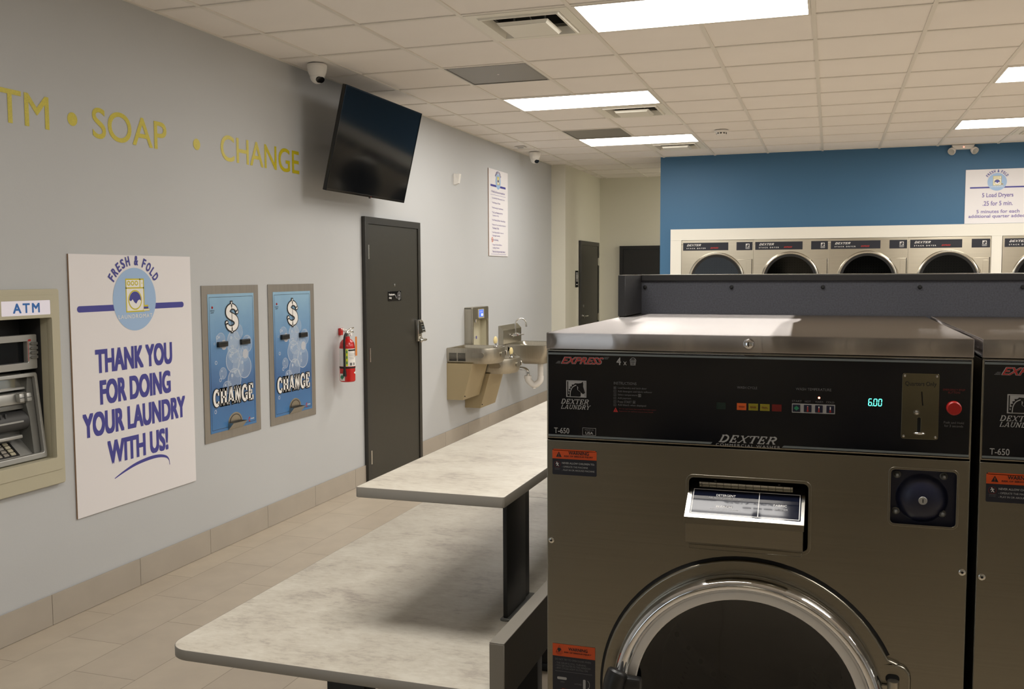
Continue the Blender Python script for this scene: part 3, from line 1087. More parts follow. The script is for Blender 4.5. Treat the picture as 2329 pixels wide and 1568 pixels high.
# ================================================================== LEFT WALL: SIGNS
def logo(m, cx, cy, r, w, arc=True, s=1.0, small=False, ring_text=True):
    """round shop emblem: pale blue disc with a washing machine drawing"""
    m.disc(cx, cy, r, w, 'sky_disc', 48)
    k = r / .163
    X = lambda a: cx + (a - .453) * k
    Y = lambda a: cy + (a - 1.058) * k
    m.rect(X(.384), Y(.991), X(.524), Y(1.165), w + .0004, 'ink_white' if not small else 'ink_cream')
    tl = .007 * k
    m.frame2d(X(.384), Y(.991), X(.524), Y(1.165), tl, w + .0007, 'ink_yellow')
    m.rect(X(.384), Y(1.113), X(.524), Y(1.120), w + .0007, 'ink_yellow')
    m.rect(X(.490), Y(1.12), X(.496), Y(1.165), w + .0007, 'ink_yellow')
    for q in (.408, .437, .466):
        m.ring(X(q), Y(1.141), .007 * k, .013 * k, w + .0007, 'ink_yellow', 18)
    m.disc(X(.509), Y(1.141), .003 * k, w + .0007, 'ink_yellow', 10)
    m.disc(X(.453), Y(1.054), .052 * k, w + .0006, 'ink_yellow', 32)
    m.disc(X(.453), Y(1.054), .045 * k, w + .0009, 'ink_white', 32)
    up_ = [(X(.453) + .044 * k * math.cos(math.radians(a)), Y(1.054) + .044 * k * math.sin(math.radians(a))) for a in range(-8, 190, 9)]
    wave = [(X(.453) + .044 * k * c, Y(1.054) + dz * k) for c, dz in ((-.75, -.006), (-.45, .004), (-.15, -.012), (.15, -.02), (.45, -.004), (.75, .002))]
    m.poly(up_ + wave, w + .0012, 'ink_blue')
    # folded stack
    m.rect(X(.512), Y(.994), X(.562), Y(1.006), w + .0013, 'ink_yellow', .004 * k)
    m.rect(X(.514), Y(.997), X(.559), Y(1.003), w + .0016, 'ink_white')
    m.rect(X(.516), Y(1.006), X(.552), Y(1.017), w + .0013, 'ink_blue', .003 * k)
    m.rect(X(.516), Y(1.017), X(.552), Y(1.026), w + .0013, 'ink_yellow', .003 * k)
    if not small:
        m.text('LAUNDROMAT', X(.326), Y(.959), X(.582), Y(.980), w + .0005, 'ink_white', spacing=1.25, bold=.01)
    if arc:
        s_ = 'FRESH & FOLD'
        R_ = .176 * k
        adv = []
        for c in s_:
            if c == ' ':
                adv.append(.55)
            else:
                adv.append({'F': .78, 'R': .9, 'E': .8, 'S': .85, 'H': .95, '&': .95, 'O': 1.0, 'L': .75, 'D': .95}[c])
        tot = sum(adv)
        span = 122.0
        a = 90 + span / 2
        for c, ad in zip(s_, adv):
            st = span * ad / tot
            mid = math.radians(a - st / 2)
            a -= st
            if c == ' ':
                continue
            T = Matrix.Translation((cx + R_ * math.cos(mid), cy + R_ * math.sin(mid), w + .0005)) @ Matrix.Rotation(mid - PI / 2, 4, 'Z')
            hw = ad * span / tot * PI / 180 * R_ * .40
            m.text(c, -hw, 0, hw, .050 * k, 0, 'ink_blue', bold=.03, T=T)


def board(name, lab, mw, w_, h_, edge='board_edge', th=.009):
    t = thing(name, lab, 'sign', mw)
    f = MB()
    f.box(0, w_, 0, h_, .001, th, 'white_board')
    f.box(-.0006, 0, 0, h_, .001, th - .001, edge)
    f.box(0, w_, -.0006, 0, .001, th - .001, edge)
    f.build('panel', t)
    return t


t = board('thank_you_sign', 'large white sign THANK YOU FOR DOING YOUR LAUNDRY WITH US!', on_left(3.701, .463), .918, 1.285)
f = MB(); w = .0096
f.rect(.043, 1.002, .85, 1.033, w, 'ink_blue', .0155)
logo(f, .453, 1.057, .1635, w + .0004)
f.build('emblem', t)
f = MB()
for s_, x0, x1, z0, z1 in (('THANK YOU', .152, .738, .694, .815), ('FOR DOING', .176, .718, .535, .660), ('YOUR LAUNDRY', .053, .838, .383, .505), ('WITH US!', .216, .683, .224, .347)):
    f = MB()
    f.text(s_, x0, z0, x1, z1, w, 'ink_blue', bold=.036, res=6)
    f.build('text_line', t)
f = MB()
sw = [(.259, .147), (.33, .170), (.42, .192), (.52, .203), (.60, .202), (.66, .188), (.685, .165), (.69, .138)]
sp_ = smooth_path([(p[0], p[1], 0) for p in sw], 5)
n_ = len(sp_)
f.stroke([(p.x, p.y) for p in sp_], [.004 + .014 * math.sin(PI * min(1, i / n_ * 1.15)) for i in range(n_)], w, 'ink_blue')
f.build('underline_swoosh', t)

# laundry rules, high on the wall near the far corner
t = board('rules_sign', 'tall narrow white sign of laundry rules, high on the grey wall', on_left(9.66, 1.84), .635, .925)
f = MB(); w = .0098
f.rect(.055, .74, .30, .762, w, 'ink_blue')
f.rect(.30, .74, .555, .762, w, 'ink_blue')
logo(f, .303, .803, .083, w + .0005, small=True)
f.build('emblem', t)
f = MB()
f.text('We kindly ask that you be respectful and', .083, .668, .525, .700, w, 'purple_ink')
f.rect(.055, .652, .555, .655, w, 'purple_ink')
for s_, y_, h_, x1 in (('* Do Not Play With Laundry Carts', .606, .022, .52), ('* No Sitting on Tables', .556, .024, .37), ('* No Running in Laundromat', .502, .024, .47), ('* The Coin Machines Are For', .455, .022, .455), ('Customers Only', .420, .022, .32),
                       ('* No Washing Rubber Backed Rugs', .370, .024, .54), ('* Remove Your Laundry As Soon as', .322, .022, .55), ('Machines Finish', .288, .022, .325), ('* Not Responsible For Lost or', .240, .022, .48), ('Damaged Laundry', .205, .022, .36),
                       ('No Smoking', .158, .024, .30), ('* Empty Pockets Before', .108, .022, .42), ('Loading Washer', .074, .022, .335)):
    x0 = .094 if s_[0] == '*' else .14 if s_ == 'No Smoking' else .115
    f.text(s_, x0, y_, x1, y_ + h_, w, 'purple_ink')
f.text('Thank you for doing your laundry with us!', .103, .030, .53, .060, w, 'purple_ink')
f.rect(.06, .018, .555, .021, w, 'purple_ink')
f.build('lettering', t)
f = MB()
f.ring(.105, .171, .020, .027, w, 'ink_orange', 24)
f.rect(.089, .166, .118, .172, w, 'ink_black')
f.line((.088, .188), (.122, .154), .006, w + .0004, 'ink_orange')
f.build('no_smoking_symbol', t)

# ================================================================== CASH MACHINE
t = thing('cash_machine', 'beige wall cash machine with ATM sign, cut by the left edge', 'cash machine', on_left(3.15, .666))
OY = lambda y: y - 3.15
OZ = lambda z: z - .666
y0, y1 = 3.15, 3.612
f = MB()
hole = rrect_pts(OY(ATM_Y0 + .004), OZ(ATM_Z0 + .004), OY(ATM_Y1 - .004), OZ(ATM_Z1 - .004), .006)
f.plate(rrect_pts(OY(y0), OZ(.667), OY(y1), OZ(1.583), .012), [hole], .001, .030, 'beige', .004)
f.plate(rrect_pts(OY(y0 + .03), OZ(.735), OY(y1 - .02), OZ(1.555), .006), [hole, rrect_pts(OY(3.275), OZ(1.466), OY(3.553), OZ(1.532), .003)], .0305, .034, 'beige', .001)
f.build('surround', t)
f = MB()
a, c, d, e = OY(ATM_Y0 + .004), OY(ATM_Y1 - .004), OZ(ATM_Z0 + .004), OZ(ATM_Z1 - .004)
f.box(a - .003, a, d, e, -.035, .002, 'beige'); f.box(c, c + .003, d, e, -.035, .002, 'beige')
f.box(a, c, d - .003, d, -.035, .002, 'beige'); f.box(a, c, e, e + .003, -.035, .002, 'beige')
f.box(a - .003, a, d, e, -.16, -.036, 'dark_grey'); f.box(c, c + .003, d, e, -.16, -.036, 'dark_grey')
f.box(a, c, d - .003, d, -.16, -.036, 'dark_grey'); f.box(a, c, e, e + .003, -.16, -.036, 'dark_grey')
f.box(a, c, d, e, -.165, -.16, 'dark_grey')
f.build('recess', t)
f = MB()
f.rect(OY(3.275), OZ(1.466), OY(3.553), OZ(1.532), .0325, 'atm_sign')
f.text('ATM', OY(3.338), OZ(1.477), OY(3.490), OZ(1.521), .0332, 'atm_blue', bold=.03, spacing=1.3)
f.build('lit_sign', t)
# fascia inside the recess
A0, A1 = a + .012, c - .055
MZ = Matrix(((1, 0, 0, .041), (0, .68, 0, .5476 - .465 * .68), (0, 0, 1, 0), (0, 0, 0, 1)))
ky = 1.293                                    # the lower fascia leans out towards its foot
MF = Matrix(((1, 0, 0, .004), (0, ky, 0, .133 - .145 * ky), (0, -.1134 * ky, 1, .023 + .1134 * .145 * ky), (0, 0, 0, 1)))
f = MB(MZ)
f.plate(rrect_pts(A0 - .04, .465, A1, .70, .008), [rrect_pts(A0 + .035, .512, A1 - .055, .655, .003)], -.075, -.045, 'silver', .003)
f.build('screen_bezel', t)
f = MB(MZ)
f.rect(A0 + .03, .508, A1 - .05, .66, -.07, 'tv_screen')
f.build('screen', t)
for k in range(4):
    f = MB(MZ); yy = .545 + k * .031
    f.prism([(A1 - .046, yy), (A1 - .036, yy + .009), (A1 - .004, yy + .009), (A1 - .004, yy - .009), (A1 - .036, yy - .009)], -.046, -.036, 'silver_dark'); f.build('side_button', t)
f = MB(MZ); f.rect(A1 - .05, .655, A1 - .035, .668, -.0445, 'ink_red'); f.rect(A1 - .053, .52, A1 - .0505, .665, -.0445, 'ink_red'); f.build('red_trim', t)
f = MB(MF)
f.plate(rrect_pts(A0 - .04, .145, A1 + .035, .452, .01), [rrect_pts(A0 - .025, .165, A1 + .02, .438, .006)], -.05, -.028, 'silver', .003)
f.box(A0 - .03, A1 + .03, .15, .45, -.125, -.12, 'silver_dark')
f.prism([(A1 - .02, .165), (A1 + .02, .165), (A1 + .02, .438), (A1 - .005, .438), (A1 - .03, .34), (A1 - .02, .29)], -.12, -.05, 'silver_dark')
f.box(A0 - .03, A1 - .01, .345, .385, -.12, -.052, 'silver', .006)
f.box(A0 - .03, A1 - .015, .325, .345, -.12, -.07, 'silver_dark', .004)
f.build('fascia', t)
f = MB(MF)
f.rect(A0 - .03, .40, A1 - .01, .432, -.085, 'chrome_soft')
f.box(A0 - .03, A1 - .005, .395, .402, -.12, -.06, 'silver')
f.build('mirror', t)
f = MB(MF); f.box(A0 + .0, A0 + .075, .352, .382, -.052, -.04, 'white', .004); f.rect(A0 + .045, .355, A0 + .048, .378, -.039, 'ink_black'); f.build('receipt_slot', t)
for k in (0, 1):
    f = MB(MF); f.box(A1 - .085 + k * .042, A1 - .055 + k * .042, .352, .384, -.052, -.026, 'silver', .006); f.rect(A1 - .083 + k * .042, .367, A1 - .057 + k * .042, .369, -.0255, 'ink_black'); f.build('card_reader', t)
f = MB(MF)
Q = T3(0, .285, -.085) @ Matrix.Rotation(PI / 2, 4, 'Y')
f.lathe([(.001, A0 - .03), (.034, A0 - .03), (.034, A1 - .02), (.001, A1 - .02)], 'dark_grey', T=Q, n=28)
f.rect(A0 - .03, .281, A1 - .055, .287, -.0505, 'silver')
for k in range(6):
    f.box(A0 - .02 + k * .028, A0 - .012 + k * .028, .302, .318, -.062, -.052, 'dark_grey')
f.build('cash_dispenser', t)
f = MB(MF); f.box(A0 - .01, A1 - .06, .224, .236, -.1, -.062, 'silver', .003); f.build('tray_lip', t)
Qk = T3(A0 + .02, .162, -.055) @ Matrix.Rotation(math.radians(-52), 4, 'X')
f = MB(MF)
f.box(-.05, A1 - A0 - .02, -.002, .085, -.006, -.001, 'silver', .001, T=Qk)
f.box(-.01, .16, .006, .078, -.001, .002, 'black', .001, T=Qk)
f.build('keypad', t)
for r_ in range(4):
    for c_ in range(4):
        f = MB(MF)
        f.box(0 + c_ * .038, .028 + c_ * .038 - .002, .010 + r_ * .017, .0225 + r_ * .017, .002, .006, 'key_grey' if c_ < 3 else 'beige', .001, T=Qk)
        f.build('key', t)


# ================================================================== CHANGE MACHINES
def change_machine(y, lab):
    t = thing('change_machine', lab, 'change machine', on_left(y, .656), 'change machines set in the wall')
    f = MB()
    f.box(0, .581, 0, .926, .001, .006, 'steel_dull', .0008, 1)
    f.build('face_plate', t)
    f = MB(); w = .0085
    f.box(.053, .526, .051, .876, .006, .008, 'overlay', .0006, 1)
    f.build('overlay', t)
    f = MB()
    for x0, z0, x1, z1 in ((.065, .068, .514, .070), (.065, .856, .514, .858), (.065, .068, .067, .858), (.512, .068, .514, .858)):
        f.rect(x0, z0, x1, z1, w, 'ink_black')
    f.build('border_line', t)
    f = MB(); rnd = random.Random(3)
    big = [(.29, .47, .075), (.41, .42, .072), (.30, .35, .07), (.44, .56, .055), (.185, .40, .036), (.17, .60, .045), (.35, .64, .048), (.30, .58, .07), (.22, .31, .04), (.36, .51, .028)]
    for x, z, r_ in big:
        f.disc(x, z, r_, w + .0001 + r_ * .002, 'bubble', 28)
        f.ring(x, z, r_ * .93, r_, w + .0004 + r_ * .002, 'bubble_rim', 28)
        f.disc(x - r_ * .35, z + r_ * .4, r_ * .16, w + .0007 + r_ * .002, 'bubble_rim', 14)
    for x, z, r_ in ((.42, .50, .03), (.41, .50, .05), (.30, .60, .06), (.20, .57, .03), (.31, .53, .08), (.34, .42, .06)):
        f.disc(x, z, r_, w + .0009 + r_ * .003, 'bubble_glow' if r_ < .04 else 'bubble', 24)
    for k in range(36):
        x = .29 + rnd.gauss(0, .11); z = .42 + rnd.gauss(0, .18)
        if .09 < x < .49 and .1 < z < .72:
            r_ = rnd.choice((.004, .006, .008, .012))
            f.ring(x, z, r_ * .6, r_, w + .0013, 'bubble_rim', 14)
    f.build('bubble_pattern', t)
    f = MB()
    # dollar sign: outline and white body
    S_ = [(.338, .765), (.325, .785), (.30, .797), (.272, .796), (.248, .780), (.246, .757), (.268, .742), (.30, .731), (.325, .715), (.330, .690), (.315, .672), (.285, .664), (.258, .668), (.238, .682), (.232, .700)]
    P_ = smooth_path([(p[0], p[1], 0) for p in S_], 5)
    wd = [.014 + .026 * math.sin(PI * i / (len(P_) - 1)) for i in range(len(P_))]
    P2 = [(p.x, p.y) for p in P_]
    for g, ww, mm in ((.007, w + .0030, 'ink_black'), (0.0, w + .0036, 'ink_white')):
        f.stroke(P2, [q + 2 * g for q in wd], ww, mm)
        for ex, ez in (P2[0], P2[-1]):
            f.disc(ex, ez, .011 + g, ww, mm, 16)
        f.rect(.279 - g, .795, .289 + g, .826 + g, ww, mm)
        f.rect(.279 - g, .642 - g, .289 + g, .668, ww, mm)
    f.rect(.2815, .668, .2865, .795, w + .0040, 'ink_black')
    f.build('dollar_sign', t)
    f = MB()
    f.serif('CHANGE', .078, .208, .498, .308, w + .0026, 'ink_black', th=.30, sth=.15, grow=.006, gap=.07)
    f.serif('CHANGE', .078, .208, .498, .308, w + .0032, 'ink_white', th=.30, sth=.15, gap=.07)
    f.build('lettering', t)
    for x in (.176, .410):
        f = MB()
        f.box(x - .046, x + .046, .560, .592, .008, .026, 'black', .003)
        f.box(x - .036, x + .036, .580, .584, .026, .0275, 'dark')
        f.build('bill_slot', t)
    f = MB(); f.disc(.095, .797, .008, w, 'ink_red', 18); f.ball((.095, .797, w), .006, 'red_button', n=12); f.build('indicator', t)
    f = MB(); f.text('SERVICE', .074, .775, .116, .781, w, 'ink_black', bold=.02); f.text('LIGHT', .080, .763, .110, .770, w, 'ink_black', bold=.02); f.build('caption', t)
    f = MB()
    cup = [(.226, .090)] + _arc(.299, .095, .072, .052, 180, 0) + [(.372, .090)]
    f.plate(_arc(.299, .090, .074, .060, 180, 0, 24) + [(.373, .050), (.225, .050)], [], .008, .010, 'steel_plain', .0005)
    f.poly(_arc(.299, .092, .062, .048, 180, 0, 20), .0105, 'dark_grey')
    f.poly(_arc(.299, .095, .052, .040, 180, 0, 20), .0108, 'steel_plain')
    v = [(.225, .050, .010), (.373, .050, .010), (.373, .092, .045), (.225, .092, .045), (.225, .092, .010), (.373, .092, .010)]
    f.add(v, [(0, 1, 2, 3), (0, 3, 4), (1, 5, 2)], 'steel_plain')
    f.add([(.228, .0915, .0425), (.370, .0915, .0425), (.370, .060, .0115), (.228, .060, .0115)], [(0, 1, 2, 3)], 'dark_grey')
    f.build('coin_cup', t)
    f = MB()
    f.ring(.452, .084, .006, .013, w, 'ink_red', 20, 1.2, 60, 300)
    f.text('STANDARD', .460, .082, .500, .090, w, 'ink_white', bold=.02)
    f.build('maker_mark', t)
    return t


change_machine(4.719, 'blue CHANGE machine in steel plate, beside the large white sign')
change_machine(5.414, 'blue CHANGE machine in steel plate, beside the fire extinguisher')

# ================================================================== FIRE EXTINGUISHER
t = thing('fire_extinguisher', 'red fire extinguisher hanging on the wall beside the charcoal door', 'fire extinguisher', on_left(6.30, .86))
AX = .098
QY = T3(0, 0, AX) @ RX90
f = MB(); f.lathe([(0, 0), (.050, 0), (.057, .008), (.057, .255), (.052, .285), (.038, .305), (.022, .315), (.020, .332), (0, .332)], 'red_paint', T=QY, n=36); f.build('cylinder', t)
f = MB(); f.lathe([(.0575, .115), (.0575, .245)], 'ink_white', T=QY, n=40, a0=112, a1=300)
f.build('instruction_label', t)
f = MB()
f.lathe([(.0580, .118), (.0580, .243)], 'yellow', T=QY, n=8, a0=197, a1=213)
f.lathe([(.0581, .228), (.0581, .239)], 'ink_black', T=QY, n=16, a0=216, a1=288)
for za, zb, aa, ab in ((.205, .207, 220, 280), (.195, .197, 220, 272), (.182, .184, 220, 280), (.17, .172, 224, 262), (.122, .142, 226, 244), (.122, .142, 256, 270)):
    f.lathe([(.0581, za), (.0581, zb)], 'ink_dim', T=QY, n=8, a0=aa, a1=ab)
for k in range(3):
    za = .212 - k * .040
    f.lathe([(.0584, za), (.0584, za + .02)], 'green', T=QY, n=6, a0=201, a1=209)
f.build('label_print', t)
f = MB(); f.lathe([(.0582, .01), (.0582, .062)], 'ink_white', T=QY, n=14, a0=140, a1=188); f.build('class_sticker', t)
f = MB()
for za, zb, aa, ab in ((.0300, .0420, 148, 180), (.0240, .0480, 154, 174), (.0180, .0540, 160, 168)):
    f.lathe([(.0584 + (ab - aa) * 1e-6, za), (.0584 + (ab - aa) * 1e-6, zb)], 'green', T=QY, n=10, a0=aa, a1=ab)
f.build('class_mark', t)
f = MB()
f.lathe([(.0583, .062), (.0583, .072)], 'ink_white', T=QY, n=8, a0=262, a1=296); f.lathe([(.0583, .056), (.0583, .078)], 'ink_white', T=QY, n=6, a0=278, a1=300); f.build('arrow_sticker', t)
f = MB(); f.lathe([(.0585, .10), (.0585, .112)], 'rubber', T=QY, n=40); f.build('strap', t)
f = MB()
f.lathe([(0, .33), (.016, .33), (.017, .36), (.012, .372), (0, .372)], 'chrome_soft', T=QY, n=20)
f.tube([(-.002, .355, AX), (.03, .36, AX + .01), (.055, .372, AX + .012)], .006, 'chrome_soft', 10)
f.build('valve', t)
f = MB()
f.tube(smooth_path([(0, .368, AX), (.03, .385, AX + .01), (.075, .392, AX + .015)], 4), .0055, 'chrome_soft', 8)
f.tube(smooth_path([(.0, .362, AX), (.035, .366, AX + .012), (.07, .36, AX + .016)], 4), .0055, 'chrome_soft', 8)
f.tube([(-.005, .378, AX), (-.05, .39, AX - .02)], .003, 'chrome_soft', 8)
f.build('lever', t)
f = MB()
f.tube(smooth_path([(-.008, .352, AX + .005), (-.045, .35, AX + .012), (-.064, .31, AX + .012), (-.066, .22, AX + .012), (-.066, .12, AX + .012), (-.066, .085, AX + .012)], 6), [.008] * 31, 'rubber', 12)
f.build('hose', t)
f = MB(); f.tube([(-.066, .088, AX + .012), (-.066, .045, AX + .012)], [.010, .014], 'rubber', 12); f.build('nozzle', t)
f = MB(); f.lathe([(0, 0), (.012, 0), (.012, .006), (0, .006)], 'ink_white', T=T3(.018, .345, AX + .022), n=20); f.build('gauge', t)
f = MB(); f.box(-.012, .014, .19, .33, AX + .062, AX + .0635, 'orange_tag', T=T3(.02, 0, 0)); f.build('inspection_tag', t)
f = MB(); f.box(.048, .086, .335, .388, .001, .022, 'red_paint', .003); f.tube([(.06, .372, .02), (.02, .364, AX - .02), (0, .362, AX - .005)], .003, 'chrome_soft', 8); f.build('wall_bracket', t)


# ================================================================== DOORS
def door_unit(name, mw, w_, h_, knob_left, face='door', seen=True):
    d = bpy.data.objects.new(name, None)
    COL.objects.link(d)
    d.matrix_world = mw
    d['kind'] = 'structure'
    fr = .052
    f = MB()
    f.plate([(0, 0), (w_, 0), (w_, h_), (0, h_)], [[(fr, -.001), (w_ - fr, -.001), (w_ - fr, h_ - fr), (fr, h_ - fr)]], .001, .034, 'door_frame', .003)
    f.box(fr, fr + .012, 0, h_ - fr, .001, .016, 'door_frame'); f.box(w_ - fr - .012, w_ - fr, 0, h_ - fr, .001, .016, 'door_frame'); f.box(fr, w_ - fr, h_ - fr - .012, h_ - fr, .001, .016, 'door_frame')
    f.build('door_frame', d)
    f = MB(); f.box(fr + .004, w_ - fr - .004, .008, h_ - fr - .004, .004, .026, face, .0015, 1); f.build('door_leaf', d)
    hx = w_ - fr if knob_left else fr
    for z in (.20, 1.012, 1.82):
        f = MB()
        f.tube([(hx, z - .055, .034), (hx, z + .055, .034)], .007, 'chrome_soft', 12)
        f.box(hx - .018, hx + .018, z - .05, z + .05, .0262, .0285, 'steel_plain')
        f.build('hinge', d)
    return d


d = door_unit('door_1', on_left(6.744, 0), 1.06, 2.095, False)
Lx = 7.725 - 6.744
f = MB(); f.lathe([(0, 0), (.011, 0), (.011, .005), (.006, .007), (0, .007)], 'chrome', T=T3(7.272 - 6.744, 1.557, .026), n=18); f.build('peephole', d)
f = MB()
f.box(Lx - .042, Lx + .03, 1.06, 1.25, .026, .060, 'chrome_soft', .006)
v = [(Lx - .036, 1.245, .060), (Lx + .026, 1.245, .060), (Lx + .026, 1.125, .060), (Lx - .036, 1.125, .060), (Lx - .036, 1.235, .072), (Lx + .026, 1.235, .072), (Lx + .026, 1.14, .098), (Lx - .036, 1.14, .098)]
f.add(v, [(4, 7, 6, 5), (0, 4, 5, 1), (3, 2, 6, 7), (0, 3, 7, 4), (1, 5, 6, 2)], 'chrome_soft')
f.build('keypad_lock', d)
for r_ in range(4):
    for c_ in range(2):
        f = MB()
        zz = 1.225 - r_ * .022
        ww = .0735 + (1.235 - zz) * (.026 / .095)
        f.box(Lx - .028 + c_ * .027, Lx - .008 + c_ * .027, zz - .014, zz, ww - .003, ww + .002, 'black')
        f.build('lock_key', d)
f = MB()
f.lathe([(0, 0), (.026, 0), (.026, .012), (.014, .016), (.012, .05), (0, .05)], 'chrome_soft', T=T3(Lx - .005, 1.075, .058), n=22)
f.tube(smooth_path([(Lx + .02, 1.075, .10), (Lx - .04, 1.075, .106), (Lx - .10, 1.074, .10)], 4), [.011, .011, .011, .011, .01, .01, .0095, .009, .008], 'chrome_soft', 12)
f.build('lever_handle', d)

t = thing('employees_sign', 'small black Employees Only sign on the charcoal door', 'sign', on_left(7.148, 1.426, XW + .0263))
f = MB(); f.box(0, .248, 0, .080, 0, .004, 'black_gloss', .001, 1); f.build('plate', t)
f = MB()
f.text('Employees', .012, .042, .118, .062, .0045, 'ink_white', bold=.02); f.text('Only', .012, .014, .060, .034, .0045, 'ink_white', bold=.02)
f.build('lettering', t)
f = MB()
f.ring(.205, .040, .030, .034, .0045, 'ink_grey', 28)
f.disc(.205, .056, .006, .0045, 'ink_grey', 14); f.stroke([(.205, .05), (.205, .026)], .008, .0045, 'ink_grey'); f.line((.19, .044), (.22, .044), .005, .0047, 'ink_grey'); f.line((.205, .03), (.197, .014), .005, .0047, 'ink_grey'); f.line((.205, .03), (.213, .014), .005, .0047, 'ink_grey')
f.line((.13, .05), (.155, .02), .006, .0045, 'ink_grey')
f.build('pictogram', t)

d2 = door_unit('door_2', on_left(12.787, 0, XH), 1.094, 2.097, True)
f = MB()
f.lathe([(0, 0), (.032, 0), (.032, .008), (.012, .012), (.011, .045), (0, .045)], 'chrome_soft', T=T3(.165, 1.06, .026), n=22)
f.tube([(.165, 1.06, .065), (.29, 1.06, .062)], [.011, .008], 'chrome_soft', 12)
f.build('lever_handle', d2)
f = MB(); f.lathe([(0, 0), (.022, 0), (.022, .006), (0, .006)], 'chrome_soft', T=T3(.165, 1.2, .026), n=18); f.build('deadbolt', d2)
t = thing('restroom_sign', 'black restroom sign with white symbols beside the far hallway door', 'sign', on_left(12.60, 1.462, XH))
f = MB(); f.box(0, .15, 0, .225, .001, .006, 'black_gloss', .001, 1); f.build('plate', t)
f = MB()
for x in (.045, .105):
    f.disc(x, .192, .011, .0065, 'ink_white', 16); f.rect(x - .013, .115, x + .013, .178, .0065, 'ink_white', .005); f.rect(x - .010, .075, x - .002, .118, .0065, 'ink_white'); f.rect(x + .002, .075, x + .010, .118, .0065, 'ink_white')
f.rect(.073, .07, .076, .205, .0065, 'ink_white')
f.rect(.03, .034, .12, .042, .0065, 'ink_white')
f.build('symbols', t)
MBK = on_front(-2.961, YE, 0)
d3 = bpy.data.objects.new('door_3', None); COL.objects.link(d3); d3.matrix_world = MBK; d3['kind'] = 'structure'
f = MB(); f.plate([(0, 0), (.97, 0), (.97, 2.05), (0, 2.05)], [[(.05, -.001), (.92, -.001), (.92, 2.0), (.05, 2.0)]], .001, .03, 'black_paint', .002); f.build('door_frame', d3)
f = MB(); f.box(.053, .917, .008, 1.997, .003, .024, 'black_paint', .0015, 1); f.build('door_leaf', d3)

# ================================================================== TELEVISION
XB_, ZB_ = -3.245, 2.2125
tilt = math.atan2(.166, .696)
TVM = on_left(5.826, ZB_, XB_) @ Matrix.Rotation(tilt, 4, 'X')
t = thing('television', 'large black flat television tilted forward above the charcoal door', 'television', TVM, None)
TW, TH = 1.252, .714
f = MB(); f.box(0, TW, 0, TH, -.028, -.002, 'black', .004); f.box(.12, TW - .12, .06, TH - .18, -.06, -.028, 'black', .012); f.build('cabinet', t)
f = MB(); f.plate([(0, 0), (TW, 0), (TW, TH), (0, TH)], [[(.008, .016), (TW - .008, .016), (TW - .008, TH - .008), (.008, TH - .008)]], -.002, .002, 'black_gloss', .001); f.build('bezel', t)
f = MB(); f.rect(.008, .016, TW - .008, TH - .008, -.0005, 'tv_screen'); f.build('screen', t)
f = MB(); f.box(TW / 2 + .03, TW / 2 + .05, -.008, .002, -.012, -.002, 'black', .002); f.disc(TW / 2 + .04, .006, .003, .0026, 'ink_red', 10); f.build('sensor_bar', t)
f = MB()
inv = TVM.inverted()
P = lambda y, z, x: inv @ Vector((x, y, z))
f.tube([P(6.50, 2.60, XW + .002), P(6.50, 2.60, XW + .10), P(6.46, 2.60, -3.235)], .016, 'black_paint', 10)
f.tube([P(6.65, 2.60, XW + .002), P(6.65, 2.60, XW + .10), P(6.55, 2.60, -3.235)], .016, 'black_paint', 10)
f.box(.38, .87, .22, .52, -.075, -.058, 'black_paint', .004)
f.add([P(6.45, 2.45, XW + .002), P(6.75, 2.45, XW + .002), P(6.75, 2.75, XW + .002), P(6.45, 2.75, XW + .002), P(6.45, 2.45, XW + .02), P(6.75, 2.45, XW + .02), P(6.75, 2.75, XW + .02), P(6.45, 2.75, XW + .02)],
      [(0, 3, 2, 1), (4, 5, 6, 7), (0, 1, 5, 4), (1, 2, 6, 5), (2, 3, 7, 6), (3, 0, 4, 7)], 'black_paint')
f.build('wall_mount', t)

# motion sensor
t = thing('motion_sensor', 'small white motion sensor high on the wall right of the television', 'motion sensor', on_left(8.675, 2.505))
f = MB()
f.prism([(.0, 0), (.0, .1), (.012, .105), (.05, .105), (.058, .1), (.058, .02), (.045, 0)], .001, .012, 'white')
v = [(.004, .0, .012), (.054, .0, .012), (.054, .103, .012), (.004, .103, .012), (.010, .012, .048), (.05, .012, .048), (.052, .1, .062), (.006, .1, .062)]
f.add(v, [(4, 5, 6, 7), (0, 1, 5, 4), (1, 2, 6, 5), (2, 3, 7, 6), (3, 0, 4, 7)], 'white')
f.build('housing', t)
f = MB(); f.add([(.014, .05, .0537), (.046, .05, .0537), (.047, .088, .0605), (.013, .088, .0605)], [(0, 1, 2, 3)], 'white_trim'); f.build('lens', t)


# ================================================================== DRINKING FOUNTAIN
t = thing('drinking_fountain', 'two-level steel and tan drinking fountain with bottle filler on the wall', 'drinking fountain', on_left(8.46, 0))
PRF = Matrix(((0, 0, 1, 0), (0, 1, 0, 0), (1, 0, 0, 0), (0, 0, 0, 1)))   # profile (out, up) swept along the wall


